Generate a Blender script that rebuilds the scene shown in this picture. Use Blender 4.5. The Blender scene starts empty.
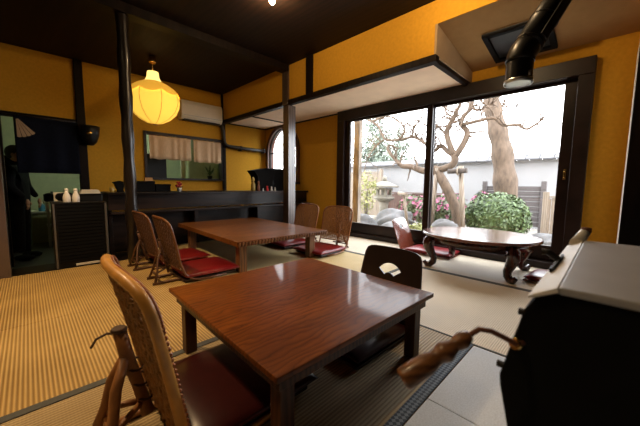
import bpy, bmesh, math, random
from mathutils import Vector, Matrix
from math import sin, cos, pi, radians as R
random.seed(7)
SC = bpy.context.scene
COL = SC.collection

# ------------------------------------------------------------------ camera
FPX, PITCH, YAW, ROLL, HC = 291.345, R(5.58), R(44.916), R(0.631), 0.9
CP = Vector((0, 0, HC))
_fw = Vector((cos(YAW)*cos(PITCH), sin(YAW)*cos(PITCH), -sin(PITCH)))
_rt = Vector((sin(YAW), -cos(YAW), 0)); _up = _rt.cross(_fw)
_rt, _up = _rt*cos(ROLL) + _up*sin(ROLL), _up*cos(ROLL) - _rt*sin(ROLL)
cam = bpy.data.cameras.new('camera'); camo = bpy.data.objects.new('camera', cam); COL.objects.link(camo)
camo.matrix_world = Matrix(((_rt.x, _up.x, -_fw.x, 0), (_rt.y, _up.y, -_fw.y, 0), (_rt.z, _up.z, -_fw.z, HC), (0, 0, 0, 1)))
cam.sensor_width = 36; cam.lens = FPX/640*36; cam.clip_start = 0.02; cam.clip_end = 200
cam.dof.use_dof = True; cam.dof.focus_distance = 2.2; cam.dof.aperture_fstop = 3.2
SC.camera = camo

def ray(x, y): return _fw*FPX + _rt*(x-320) + _up*(213-y)
def pz(x, y, z): d = ray(x, y); return CP + d*((z-HC)/d.z)      # pixel on a level plane
def px(x, y, X): d = ray(x, y); return CP + d*(X/d.x)           # pixel on a plane of constant X
def py(x, y, Y): d = ray(x, y); return CP + d*(Y/d.y)

# ------------------------------------------------------------------ world, exposure
W = bpy.data.worlds.new('sky'); SC.world = W; W.use_nodes = True
bg = W.node_tree.nodes['Background']
bg.inputs[0].default_value = (0.93, 0.96, 1.0, 1); bg.inputs[1].default_value = 10.5
SC.view_settings.view_transform = 'Standard'; SC.view_settings.look = 'None'
SC.view_settings.gamma = 1; SC.view_settings.use_curve_mapping = False
SC.view_settings.exposure = 0.0
SC.cycles.use_denoising = True
SC.cycles.max_bounces = 10; SC.cycles.transparent_max_bounces = 16
SC.cycles.sample_clamp_indirect = 6
LAMP = 1.0          # strength of the warm ceiling bulbs

pl = bpy.data.lights.new('window_portal', 'AREA'); pl.shape = 'RECTANGLE'; pl.size = 3.1; pl.size_y = 1.9
pl.cycles.is_portal = True
plo = bpy.data.objects.new('window_portal', pl); COL.objects.link(plo)
plo.location = (4.2, 1.85, 1.1); plo.rotation_euler = (0, R(90), 0)
plo.rotation_euler = Matrix(((0, 0, 1), (1, 0, 0), (0, 1, 0))).to_euler()   # emits along -Z -> into the room (-X)

# ------------------------------------------------------------------ materials
def nt(name):
    m = bpy.data.materials.new(name); m.use_nodes = True
    t = m.node_tree; return m, t, t.nodes['Principled BSDF']
def N(t, kind, **kw):
    n = t.nodes.new('ShaderNode'+kind)
    for k, v in kw.items():
        if k.startswith('i_'): n.inputs[k[2:].replace('_', ' ')].default_value = v
        else: setattr(n, k, v)
    return n
def ramp(t, fac, stops):
    r = t.nodes.new('ShaderNodeValToRGB'); e = r.color_ramp.elements
    while len(e) < len(stops): e.new(0.5)
    for el, (p, c) in zip(e, stops): el.position = p; el.color = (*c, 1)
    t.links.new(fac, r.inputs[0]); return r.outputs[0]
def plain(name, col, rough=0.6, metal=0, var=0.12, scale=12, bump=0.0, coat=0, spec=0.5, stretch=None):
    m, t, b = nt(name)
    g = N(t, 'TexCoord'); mp = N(t, 'Mapping'); t.links.new(g.outputs['Object'], mp.inputs[0])
    if stretch: mp.inputs['Scale'].default_value = stretch
    n = N(t, 'TexNoise', i_Scale=scale, i_Detail=5.0); t.links.new(mp.outputs[0], n.inputs['Vector'])
    lo = tuple(c*(1-var) for c in col); hi = tuple(min(1, c*(1+var)) for c in col)
    t.links.new(ramp(t, n.outputs[0], [(0.3, lo), (0.7, hi)]), b.inputs['Base Color'])
    b.inputs['Roughness'].default_value = rough; b.inputs['Metallic'].default_value = metal
    b.inputs['Coat Weight'].default_value = coat; b.inputs['Coat Roughness'].default_value = 0.12
    b.inputs['Specular IOR Level'].default_value = spec
    if bump:
        bp = N(t, 'Bump', i_Strength=bump, i_Distance=0.004); t.links.new(n.outputs[0], bp.inputs['Height'])
        t.links.new(bp.outputs[0], b.inputs['Normal'])
    return m
def wood(name, dark, light, rough=0.35, coat=0.0, crough=0.16, scale=3.0, stretch=(1, 6, 6), dist=6.0, bump=0.05, spec=0.5):
    m, t, b = nt(name)
    g = N(t, 'TexCoord'); mp = N(t, 'Mapping'); mp.inputs['Scale'].default_value = stretch
    t.links.new(g.outputs['Object'], mp.inputs[0])
    n = N(t, 'TexNoise', i_Scale=scale*0.7, i_Detail=3.0); t.links.new(mp.outputs[0], n.inputs['Vector'])
    w = N(t, 'TexWave', wave_type='RINGS', rings_direction='SPHERICAL')
    w.inputs['Scale'].default_value = scale; w.inputs['Distortion'].default_value = dist
    w.inputs['Detail'].default_value = 3; w.inputs['Detail Scale'].default_value = 1.4
    t.links.new(mp.outputs[0], w.inputs['Vector'])
    f = N(t, 'TexNoise', i_Scale=scale*14, i_Detail=4.0); t.links.new(mp.outputs[0], f.inputs['Vector'])
    a = N(t, 'Math', operation='MULTIPLY_ADD'); a.inputs[1].default_value = 0.45; t.links.new(w.outputs[1], a.inputs[0])
    a2 = N(t, 'Math', operation='MULTIPLY_ADD'); a2.inputs[1].default_value = 0.4; t.links.new(n.outputs[0], a2.inputs[0]); a2.inputs[2].default_value = 0.0
    t.links.new(a2.outputs[0], a.inputs[2])
    a3 = N(t, 'Math', operation='MULTIPLY_ADD'); a3.inputs[1].default_value = 0.3; t.links.new(f.outputs[0], a3.inputs[0]); t.links.new(a.outputs[0], a3.inputs[2])
    t.links.new(ramp(t, a3.outputs[0], [(0.25, dark), (0.75, light)]), b.inputs['Base Color'])
    b.inputs['Roughness'].default_value = rough; b.inputs['Coat Weight'].default_value = coat
    b.inputs['Coat Roughness'].default_value = crough; b.inputs['Specular IOR Level'].default_value = spec
    bp = N(t, 'Bump', i_Strength=bump, i_Distance=0.003); t.links.new(a3.outputs[0], bp.inputs['Height'])
    t.links.new(bp.outputs[0], b.inputs['Normal'])
    return m
def tatami(name, axis, dark, light, period=0.016, rough=0.55):
    m, t, b = nt(name)
    g = N(t, 'NewGeometry'); s = N(t, 'SeparateXYZ'); t.links.new(g.outputs['Position'], s.inputs[0])
    a = N(t, 'Math', operation='MULTIPLY'); a.inputs[1].default_value = 2*pi/period; t.links.new(s.outputs[axis], a.inputs[0])
    si = N(t, 'Math', operation='SINE'); t.links.new(a.outputs[0], si.inputs[0])
    q = N(t, 'Math', operation='MULTIPLY'); q.inputs[1].default_value = 2*pi/0.011; t.links.new(s.outputs[1-axis], q.inputs[0])
    si2 = N(t, 'Math', operation='SINE'); t.links.new(q.outputs[0], si2.inputs[0])
    h = N(t, 'Math', operation='MULTIPLY_ADD'); h.inputs[1].default_value = 0.15; t.links.new(si2.outputs[0], h.inputs[0]); t.links.new(si.outputs[0], h.inputs[2])
    n = N(t, 'TexNoise', i_Scale=3.0, i_Detail=6.0); t.links.new(g.outputs['Position'], n.inputs['Vector'])
    sm = N(t, 'Math', operation='MULTIPLY_ADD'); sm.inputs[1].default_value = 0.26; sm.inputs[2].default_value = 0.22
    t.links.new(h.outputs[0], sm.inputs[0])
    ad = N(t, 'Math', operation='MULTIPLY_ADD'); ad.inputs[1].default_value = 0.55; t.links.new(n.outputs[0], ad.inputs[0]); t.links.new(sm.outputs[0], ad.inputs[2])
    t.links.new(ramp(t, ad.outputs[0], [(0.12, dark), (0.8, light)]), b.inputs['Base Color'])
    b.inputs['Roughness'].default_value = rough; b.inputs['Specular IOR Level'].default_value = 0.35
    bp = N(t, 'Bump', i_Strength=0.6, i_Distance=0.0025); t.links.new(h.outputs[0], bp.inputs['Height'])
    t.links.new(bp.outputs[0], b.inputs['Normal'])
    return m
def emit(name, col, s):
    m, t, b = nt(name)
    b.inputs['Base Color'].default_value = (*col, 1); b.inputs['Emission Color'].default_value = (*col, 1)
    b.inputs['Emission Strength'].default_value = s; b.inputs['Roughness'].default_value = 0.8
    return m
def pane(name, tint=(1, 1, 1)):
    m, t, b = nt(name); t.nodes.remove(b); o = t.nodes['Material Output']
    tr = N(t, 'BsdfTransparent'); tr.inputs[0].default_value = (*tint, 1)
    gl = N(t, 'BsdfGlossy'); gl.inputs['Roughness'].default_value = 0.02
    lw = N(t, 'LayerWeight', i_Blend=0.5); pw = N(t, 'Math', operation='POWER'); pw.inputs[1].default_value = 5.0
    t.links.new(lw.outputs['Facing'], pw.inputs[0]); fr = N(t, 'Math', operation='MULTIPLY_ADD'); fr.inputs[1].default_value = 0.9; fr.inputs[2].default_value = 0.03
    t.links.new(pw.outputs[0], fr.inputs[0]); mx = N(t, 'MixShader')
    t.links.new(fr.outputs[0], mx.inputs[0]); t.links.new(tr.outputs[0], mx.inputs[1]); t.links.new(gl.outputs[0], mx.inputs[2])
    t.links.new(mx.outputs[0], o.inputs[0]); return m
def blue_border(name):
    m, t, b = nt(name)
    g = N(t, 'NewGeometry'); mp = N(t, 'Mapping'); mp.inputs['Rotation'].default_value = (0, 0, R(45)); mp.inputs['Scale'].default_value = (70, 70, 70)
    t.links.new(g.outputs['Position'], mp.inputs[0])
    c = N(t, 'TexChecker', i_Scale=1.0); c.inputs[1].default_value = (0.035, 0.05, 0.075, 1); c.inputs[2].default_value = (0.16, 0.2, 0.25, 1)
    t.links.new(mp.outputs[0], c.inputs['Vector']); t.links.new(c.outputs[0], b.inputs['Base Color']); b.inputs['Roughness'].default_value = 0.8
    return m
def grain(name, base, dark, light, rough, coat, crough, spec):
    """long wavy figured grain running along local X, with broad colour drift"""
    m, t, b = nt(name)
    g = N(t, 'TexCoord'); mp = N(t, 'Mapping'); mp.inputs['Scale'].default_value = (0.75, 1.9, 1.9); t.links.new(g.outputs['Object'], mp.inputs[0])
    w = N(t, 'TexWave', wave_type='BANDS', bands_direction='Y', wave_profile='SAW')
    for k, v in (('Scale', 5.5), ('Distortion', 11.0), ('Detail', 2.5), ('Detail Scale', 1.3), ('Detail Roughness', 0.55)): w.inputs[k].default_value = v
    t.links.new(mp.outputs[0], w.inputs['Vector'])
    n = N(t, 'TexNoise', i_Scale=2.2, i_Detail=3.0); t.links.new(mp.outputs[0], n.inputs['Vector'])
    mp2 = N(t, 'Mapping'); mp2.inputs['Scale'].default_value = (8, 70, 70); t.links.new(g.outputs['Object'], mp2.inputs[0])
    f = N(t, 'TexNoise', i_Scale=1.0, i_Detail=4.0); t.links.new(mp2.outputs[0], f.inputs['Vector'])
    c1 = ramp(t, w.outputs[1], [(0.0, dark), (0.22, base), (0.7, light), (1.0, base)])
    c2 = ramp(t, n.outputs[0], [(0.3, (0.55, 0.5, 0.5)), (0.7, (1.0, 1.0, 1.0))])
    c3 = ramp(t, f.outputs[0], [(0.3, (0.72, 0.7, 0.7)), (0.65, (1.0, 1.0, 1.0))])
    def mul(a, c):
        x = N(t, 'MixRGB', blend_type='MULTIPLY'); x.inputs[0].default_value = 1.0
        t.links.new(a, x.inputs[1]); t.links.new(c, x.inputs[2]); return x.outputs[0]
    t.links.new(mul(mul(c1, c2), c3), b.inputs['Base Color'])
    b.inputs['Roughness'].default_value = rough; b.inputs['Coat Weight'].default_value = coat; b.inputs['Coat Roughness'].default_value = crough
    b.inputs['Specular IOR Level'].default_value = spec
    bp = N(t, 'Bump', i_Strength=0.05, i_Distance=0.003); t.links.new(w.outputs[1], bp.inputs['Height']); t.links.new(bp.outputs[0], b.inputs['Normal'])
    return m
M = dict(
    ocher=plain('ocher_plaster', (0.58, 0.30, 0.028), 0.92, var=0.07, scale=30, bump=0.15, spec=0.15),
    soffit=plain('cream_board', (0.88, 0.70, 0.52), 0.8, var=0.05, scale=5, spec=0.2),
    ceil=wood('dark_ceiling_wood', (0.005, 0.0025, 0.0015), (0.014, 0.006, 0.003), 0.65, spec=0.2, scale=1.2, stretch=(6, 0.6, 6)),
    beam=wood('black_brown_wood', (0.004, 0.0025, 0.002), (0.012, 0.007, 0.005), 0.5, scale=2, stretch=(4, 4, 0.5), spec=0.12),
    log=plain('polished_log', (0.012, 0.008, 0.006), 0.32, var=0.4, scale=9, coat=0.25, bump=0.15, stretch=(1, 1, 0.25)),
    pillar=wood('weathered_pillar', (0.03, 0.018, 0.015), (0.09, 0.06, 0.052), 0.3, scale=2, stretch=(5, 5, 0.5), coat=1.0, crough=0.22),
    frame=wood('window_frame_wood', (0.007, 0.0035, 0.003), (0.024, 0.012, 0.009), 0.38, scale=2.2, stretch=(4, 0.6, 0.6), spec=0.3),
    counter=wood('counter_wood', (0.004, 0.0025, 0.002), (0.022, 0.012, 0.008), 0.36, scale=2, stretch=(0.5, 4, 5), coat=0.0, bump=0.25, spec=0.22),
    table=grain('zelkova_table', (0.20, 0.054, 0.006), (0.12, 0.029, 0.004), (0.26, 0.076, 0.010), 0.4, 0.22, 0.07, 0.08),
    table2=grain('golden_zelkova_table', (0.24, 0.085, 0.018), (0.11, 0.034, 0.007), (0.33, 0.125, 0.03), 0.4, 0.25, 0.12, 0.15),
    table_side=wood('zelkova_edge', (0.05, 0.016, 0.007), (0.20, 0.075, 0.025), 0.4, coat=0.2, scale=3, stretch=(1, 1, 3), dist=5),
    leg=wood('table_leg_wood', (0.07, 0.026, 0.010), (0.22, 0.09, 0.03), 0.4, coat=0.15, scale=3, stretch=(5, 5, 0.7), dist=4),
    leg_shade_stain=wood('shade_stain_leg_wood', (0.022, 0.008, 0.003), (0.075, 0.026, 0.009), 0.4, coat=0.05, scale=3, stretch=(5, 5, 0.7), dist=4, spec=0.2),  # unlit look of square table's legs and apron painted in; doubles as groove stain
    rose=wood('rosewood', (0.02, 0.004, 0.004), (0.07, 0.016, 0.011), 0.22, coat=0.6, scale=3, stretch=(1, 2, 1), dist=4),
    rosetop=wood('rosewood_top', (0.07, 0.018, 0.014), (0.20, 0.065, 0.045), 0.2, coat=1.0, scale=1.7, stretch=(1.5, 1, 1), dist=5),
    ply=plain('dark_plywood', (0.022, 0.009, 0.006), 0.4, var=0.2, scale=6, coat=0.1, stretch=(1, 5, 1)),
    plyred=plain('red_brown_plywood', (0.16, 0.035, 0.018), 0.2, var=0.2, scale=6, coat=1.0, stretch=(1, 5, 1)),
    rattan=plain('golden_rattan', (0.62, 0.29, 0.055), 0.42, var=0.18, scale=14, coat=0.2, bump=0.2),
    rattan2=plain('brown_rattan', (0.27, 0.10, 0.028), 0.4, var=0.2, scale=14, coat=0.2),
    weave=plain('woven_cane', (0.33, 0.145, 0.04), 0.5, var=0.25, scale=40),
    weave2=plain('golden_cane', (0.36, 0.16, 0.035), 0.45, var=0.25, scale=40),
    twig=plain('branch_wood', (0.30, 0.125, 0.035), 0.5, var=0.3, scale=18, bump=0.5),
    twig2=plain('dark_branch_wood', (0.10, 0.04, 0.014), 0.5, var=0.3, scale=18, bump=0.5),
    vine=plain('dark_vine', (0.07, 0.03, 0.012), 0.6, var=0.2),
    red=plain('red_leather', (0.20, 0.009, 0.012), 0.3, var=0.15, scale=25, bump=0.06),
    maroon=plain('maroon_leather', (0.035, 0.004, 0.004), 0.3, var=0.15, scale=25, bump=0.06),
    tatx=tatami('tatami_ribs_y', 0, (0.24, 0.135, 0.035), (0.66, 0.43, 0.15)),
    taty=tatami('tatami_ribs_x', 1, (0.26, 0.17, 0.07), (0.56, 0.41, 0.20)),
    tatmid=tatami('tatami_straw', 1, (0.46, 0.35, 0.15), (0.74, 0.58, 0.29)),
    tatsheen=tatami('tatami_painted_sheen', 1, (0.62, 0.53, 0.39), (0.80, 0.70, 0.54), 0.012),  # paler than other mats: daylight sheen by the window painted into the colour
    heri=plain('grey_border_cloth', (0.085, 0.085, 0.075), 0.85, var=0.15, scale=60),
    heriblue=blue_border('blue_patterned_border'),
    slab=plain('grey_felt', (0.70, 0.76, 0.84), 0.9, var=0.10, scale=160, bump=0.3, spec=0.2),
    base=plain('dark_underfloor', (0.015, 0.010, 0.008), 0.5),
    black=plain('black_metal', (0.006, 0.006, 0.006), 0.45, var=0.2, spec=0.3),
    blackm=plain('black_matte', (0.004, 0.004, 0.004), 0.8, var=0.2, spec=0.12),
    duct=plain('duct_black', (0.014, 0.0135, 0.013), 0.38, metal=0.3, var=0.25, scale=8),
    steel=plain('brushed_steel', (0.55, 0.54, 0.52), 0.32, metal=0.9, var=0.08, scale=30),
    greymetal=plain('grey_metal_plate', (0.40, 0.40, 0.41), 0.5, metal=0.1, var=0.12, scale=5),
    strip=plain('dull_steel_strip', (0.13, 0.125, 0.12), 0.4, metal=0.4, var=0.1),
    cream=plain('cream_metal', (0.80, 0.77, 0.70), 0.45, var=0.06, scale=8),
    brass=plain('brass', (0.75, 0.48, 0.14), 0.25, metal=1, var=0.08),
    rust=plain('rusty_iron', (0.20, 0.07, 0.035), 0.7, var=0.3, scale=30),
    grip=wood('turned_grip_wood', (0.10, 0.035, 0.012), (0.28, 0.12, 0.045), 0.4, scale=6, stretch=(1, 4, 4), coat=0.2),
    acw=plain('white_plastic', (0.72, 0.66, 0.56), 0.3, var=0.03, coat=0.3),
    noren=plain('navy_cloth', (0.006, 0.008, 0.016), 0.9, var=0.2, scale=30, spec=0.1),
    fanp=plain('fan_print', (0.44, 0.30, 0.18), 0.9, var=0.1),
    curtain=plain('beige_linen', (0.66, 0.47, 0.30), 0.9, var=0.12, scale=20, spec=0.1, stretch=(6, 1, 0.6)),
    kwall=plain('pale_green_wall', (0.44, 0.50, 0.36), 0.7, var=0.06),
    kcab=plain('pale_green_enamel', (0.42, 0.44, 0.30), 0.5, var=0.08),
    kdark=plain('dark_floor', (0.02, 0.018, 0.014), 0.4),
    white=plain('white_glaze', (0.72, 0.68, 0.62), 0.25, var=0.04, coat=0.3),
    paper=plain('paper_label', (0.65, 0.60, 0.50), 0.8, var=0.06),
    orange=plain('orange_card', (0.52, 0.26, 0.08), 0.7),
    redp=plain('red_paint', (0.45, 0.02, 0.02), 0.35, var=0.15),
    green=plain('dark_leaf', (0.03, 0.07, 0.02), 0.6),
    blue=plain('blue_plastic', (0.06, 0.28, 0.55), 0.3),
    yglass=plain('amber_glaze', (0.40, 0.27, 0.07), 0.25, var=0.3, scale=25),
    glass=pane('window_glass'),
    skin=plain('skin', (0.45, 0.25, 0.16), 0.5, var=0.05),
    hair=plain('black_hair', (0.008, 0.006, 0.005), 0.5),
    cloth=plain('black_clothes', (0.007, 0.007, 0.008), 0.9, var=0.3, spec=0.1),
    postw=wood('pale_post_wood', (0.128, 0.098, 0.072), (0.238, 0.196, 0.153), 0.8, scale=2, stretch=(5, 5, 0.4)),
    plank=wood('grey_fence_wood', (0.056, 0.048, 0.048), (0.120, 0.106, 0.104), 0.85, scale=2, stretch=(4, 0.5, 5)),
    redfence=wood('brown_fence_wood', (0.076, 0.043, 0.034), (0.140, 0.085, 0.068), 0.85, scale=2, stretch=(4, 4, 0.6)),
    gwall=plain('white_garden_wall', (0.257, 0.255, 0.258), 0.9, var=0.05, scale=2),
    roof=plain('grey_roof_tile', (0.080, 0.080, 0.086), 0.6, var=0.12),
    stone=plain('granite', (0.178, 0.162, 0.132), 0.9, var=0.22, scale=18, bump=0.7),
    rock=plain('garden_rock', (0.111, 0.111, 0.114), 0.9, var=0.25, scale=6, bump=0.8),
    soil=plain('garden_soil', (0.30, 0.28, 0.25), 0.95, var=0.3, scale=7, bump=0.6),
    bark=plain('pale_bark', (0.105, 0.074, 0.052), 0.95, var=0.35, scale=14, bump=1.0, stretch=(1, 1, 0.35)),
    bark2=plain('grey_brown_bark', (0.066, 0.053, 0.045), 0.95, var=0.35, scale=14, bump=0.8),
    leaf=plain('shrub_leaf', (0.060, 0.100, 0.028), 0.5, var=0.45, scale=9),
    leaf2=plain('azalea_leaf', (0.085, 0.115, 0.05), 0.5, var=0.4, scale=9),
    leafy=plain('yellow_green_leaf', (0.212, 0.221, 0.068), 0.5, var=0.3, scale=9),
    leafp=plain('pale_conifer', (0.112, 0.139, 0.105), 0.7, var=0.3, scale=7),
    pink=plain('pink_petal', (0.281, 0.076, 0.136), 0.6, var=0.25, scale=12),
)
M['plyred'].node_tree.nodes['Principled BSDF'].inputs['Coat IOR'].default_value = 2.0
M['lampshade'] = emit('lit_lantern_fabric', (1.0, 0.60, 0.075), 1.05)
M['lampneck'] = emit('lit_lantern_neck', (1.0, 0.68, 0.20), 1.6)
M['valance'] = emit('lit_lantern_valance', (1.0, 0.50, 0.05), 0.62)
M['bulb'] = emit('lit_bulb', (1.0, 0.72, 0.38), 30)
M['tube'] = emit('lit_tube', (0.86, 1.0, 0.70), 105)

# ------------------------------------------------------------------ mesh builder
class MB:
    def __init__(s): s.v = []; s.f = []; s.sm = []
    def add(s, vs, fs, smooth=False):
        o = len(s.v); s.v += [tuple(v) for v in vs]
        for f in fs: s.f.append(tuple(i+o for i in f)); s.sm.append(smooth)
        return s
    def box(s, x0, x1, y0, y1, z0, z1):
        v = [(x, y, z) for x in (x0, x1) for y in (y0, y1) for z in (z0, z1)]
        return s.add(v, [(0, 1, 3, 2), (4, 6, 7, 5), (0, 4, 5, 1), (2, 3, 7, 6), (0, 2, 6, 4), (1, 5, 7, 3)])
    def beam(s, a, b, w, h, up=(0, 0, 1)):
        a, b = Vector(a), Vector(b); d = (b-a).normalized(); u = Vector(up)
        if abs(d.dot(u)) > 0.98: u = Vector((1, 0, 0))
        sd = d.cross(u).normalized(); u = sd.cross(d)
        v = [p + sd*(i*w/2) + u*(j*h/2) for p in (a, b) for i, j in ((-1, -1), (1, -1), (1, 1), (-1, 1))]
        return s.add(v, [(3, 2, 1, 0), (4, 5, 6, 7), (0, 1, 5, 4), (1, 2, 6, 5), (2, 3, 7, 6), (3, 0, 4, 7)])
    def tube(s, pts, r, n=8, closed=False, caps=True):
        pts = [Vector(p) for p in pts]; k = len(pts)
        rr = r if isinstance(r, (list, tuple)) else [r]*k
        vs = []; ref = None
        for i, p in enumerate(pts):
            if closed: d = pts[(i+1) % k]-pts[i-1]
            else: d = pts[min(i+1, k-1)]-pts[max(i-1, 0)]
            d = d.normalized() if d.length > 1e-9 else Vector((0, 0, 1))
            if ref is None: ref = Vector((0, 0, 1)) if abs(d.z) < 0.9 else Vector((1, 0, 0))
            a = d.cross(ref).normalized(); ref = a.cross(d).normalized()
            for j in range(n):
                t = 2*pi*j/n; vs.append(p + (a*cos(t) + ref*sin(t))*rr[i])
        fs = []
        for i in range(k if closed else k-1):
            for j in range(n):
                a0 = i*n+j; a1 = i*n+(j+1) % n; b0 = ((i+1) % k)*n+j; b1 = ((i+1) % k)*n+(j+1) % n
                fs.append((a0, a1, b1, b0))
        s.add(vs, fs, True)
        if caps and not closed:
            o = len(s.v)-len(vs)
            s.f.append(tuple(o+j for j in range(n))[::-1]); s.sm.append(False)
            s.f.append(tuple(o+(k-1)*n+j for j in range(n))); s.sm.append(False)
        return s
    def lathe(s, prof, n=24, o=(0, 0, 0), mat=None, wob=None):
        vs = []; k = len(prof); o = Vector(o)
        for i, (r, z) in enumerate(prof):
            for j in range(n):
                t = 2*pi*j/n; q = r*(wob(t, i) if wob else 1)
                p = Vector((q*cos(t), q*sin(t), z)); vs.append(o + (mat @ p if mat else p))
        fs = [(i*n+j, i*n+(j+1) % n, (i+1)*n+(j+1) % n, (i+1)*n+j) for i in range(k-1) for j in range(n)]
        s.add(vs, fs, True); b = len(s.v)-len(vs)
        if prof[0][0] > 1e-4: s.f.append(tuple(b+j for j in range(n))[::-1]); s.sm.append(False)
        if prof[-1][0] > 1e-4: s.f.append(tuple(b+(k-1)*n+j for j in range(n))); s.sm.append(False)
        return s
    def prism(s, poly, fn, t0, t1, smooth=False):
        n = len(poly); vs = [fn(a, b, t0) for a, b in poly] + [fn(a, b, t1) for a, b in poly]
        fs = [tuple(range(n))[::-1], tuple(range(n, 2*n))]
        s.add(vs, fs); o = len(s.v)-2*n
        for i in range(n): s.f.append((o+i, o+(i+1) % n, o+n+(i+1) % n, o+n+i)); s.sm.append(smooth)
        return s
    def ellip(s, c, r, nu=16, nv=10, fn=None):
        c = Vector(c); vs = []
        for i in range(nv+1):
            a = -pi/2+pi*i/nv
            for j in range(nu):
                t = 2*pi*j/nu; p = Vector((cos(a)*cos(t), cos(a)*sin(t), sin(a)))
                k = fn(p) if fn else 1
                vs.append(c + Vector((p.x*r[0], p.y*r[1], p.z*r[2]))*k)
        fs = [(i*nu+j, i*nu+(j+1) % nu, (i+1)*nu+(j+1) % nu, (i+1)*nu+j) for i in range(nv) for j in range(nu)]
        return s.add(vs, fs, True)
    def grid(s, fn, nu, nv, smooth=True):
        vs = [fn(i/nu, j/nv) for i in range(nu+1) for j in range(nv+1)]
        fs = [(i*(nv+1)+j, (i+1)*(nv+1)+j, (i+1)*(nv+1)+j+1, i*(nv+1)+j+1) for i in range(nu) for j in range(nv)]
        return s.add(vs, fs, smooth)
    def build(s, name, mat, parent=None, bevel=0, seg=2, thick=0, sub=0):
        me = bpy.data.meshes.new(name); me.from_pydata(s.v, [], s.f)
        me.polygons.foreach_set('use_smooth', s.sm)
        bm = bmesh.new(); bm.from_mesh(me); bmesh.ops.remove_doubles(bm, verts=bm.verts, dist=1e-6)
        bmesh.ops.recalc_face_normals(bm, faces=bm.faces); bm.to_mesh(me); bm.free()
        me.materials.append(M[mat] if isinstance(mat, str) else mat)
        o = bpy.data.objects.new(name, me); COL.objects.link(o)
        if parent: o.parent = parent
        if thick: md = o.modifiers.new('solid', 'SOLIDIFY'); md.thickness = thick; md.offset = 0
        if bevel: md = o.modifiers.new('bevel', 'BEVEL'); md.width = bevel; md.segments = seg; md.limit_method = 'ANGLE'; md.angle_limit = R(40)
        if sub: md = o.modifiers.new('sub', 'SUBSURF'); md.levels = sub; md.render_levels = sub
        return o
def tag(o, label, cat, group=None, kind=None):
    o['label'] = label; o['category'] = cat
    if group: o['group'] = group
    if kind: o['kind'] = kind
    return o
def thing(name, label, cat, loc=(0, 0, 0), rz=0, group=None, kind=None):
    o = bpy.data.objects.new(name, None); COL.objects.link(o); o.empty_display_size = 0.1
    o.location = loc; o.rotation_euler = (0, 0, rz)
    return tag(o, label, cat, group, kind)
KIDS = lambda o: [c for c in COL.objects if c.parent == o]
def copy_tree(o, parent=None):
    c = o.copy(); COL.objects.link(c); c.parent = parent
    for ch in KIDS(o): copy_tree(ch, c)
    return c
def struct(mb, name, mat, label, cat, bevel=0, parent=None):
    o = mb.build(name, mat, parent, bevel)
    if not parent: tag(o, label, cat, kind='structure')
    return o
def sgnpow(a, e): return math.copysign(abs(a)**e, a)
def pad(cx, cy, z0, lx, ly, h, n=14, e=5.0):
    mb = MB()
    def f(u, v, s):
        u = u*2-1; v = v*2-1
        k = max(0, (1-abs(u)**e))**0.45*max(0, (1-abs(v)**e))**0.45
        return (cx+u*lx/2, cy+v*ly/2, z0+h*0.42 + s*h*(0.58 if s > 0 else 0.42)*k)
    def rm(t): return 0.5-0.5*cos(pi*t)
    mb.grid(lambda u, v: f(rm(u), rm(v), 1), n, n); mb.grid(lambda u, v: f(rm(u), rm(v), -1), n, n)
    return mb
def arc(c, r, a0, a1, n, fn): return [fn(c[0]+r*cos(a0+(a1-a0)*i/n), c[1]+r*sin(a0+(a1-a0)*i/n)) for i in range(n+1)]

# ------------------------------------------------------------------ the room shell
WX, BY, CZ, HX = 4.07, 5.93, 2.745, 3.0        # window wall, back wall, ceiling, header line
fl = struct(MB().box(-1.6, 4.25, -2.2, 4.40, -0.30, -0.03).box(0.62, 4.25, 4.40, 5.93, -0.30, -0.03), 'floor', 'base', 'raised floor of the room, carrying the tatami mats', 'floor')
def mat_piece(x0, x1, y0, y1, m, heri, hm='heri', hw=0.042):
    g = 0.002
    o = MB().box(x0+g, x1-g, y0+g, y1-g, -0.03, 0.0).build('tatami_mat', m, fl, 0.003)
    for s in heri:
        b = MB()
        if s == 'y0': b.box(x0+g, x1-g, y0+g, y0+hw, -0.004, 0.0015)
        if s == 'y1': b.box(x0+g, x1-g, y1-hw, y1-g, -0.004, 0.0015)
        if s == 'x0': b.box(x0+g, x0+hw, y0+g, y1-g, -0.004, 0.0015)
        if s == 'x1': b.box(x1-hw, x1-g, y0+g, y1-g, -0.004, 0.0015)
        b.build('border', hm, o)
    return o
mat_piece(-1.6, 1.20, 1.545, 2.55, 'tatx', ['y0'])
mat_piece(-1.6, 1.20, 2.55, 3.96, 'tatx', [])
mat_piece(1.20, 3.0, 1.545, 2.55, 'tatmid', ['y0'])
mat_piece(1.20, 3.0, 2.55, 4.40, 'tatmid', [])
mat_piece(-1.6, 1.74, 0.49, 1.545, 'taty', ['y0'], 'heriblue', 0.05)
mat_piece(1.74, 3.0, -0.2, 1.545, 'tatsheen', ['x0'], 'heri', 0.014)
mat_piece(3.0, 4.03, -0.2, 1.9, 'tatsheen', ['x0'], hw=.06)
mat_piece(3.0, 4.03, 1.9, 4.40, 'tatsheen', ['x0'], hw=.06)
for k, x0 in enumerate((-1.55, -0.65, 0.25, 1.15)):      # grey felt slabs
    o = MB().box(x0+.002, min(x0+0.9, 1.74)-.002, -0.42, 0.488, -0.03, -0.001).build('felt_slab', 'slab', fl, 0.003)
    o = MB().box(x0+.002, min(x0+0.9, 1.74)-.002, -1.33, -0.424, -0.03, -0.001).build('felt_slab', 'slab', fl, 0.003)
struct(MB().box(-1.6, 4.25, 3.962, 4.40, -0.03, -0.02).box(-1.6, 0.62, 3.962, 4.02, -0.3, -0.004), 'trim_1', 'beam', 'dark wooden edge board along the end of the tatami', 'trim')
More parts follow.
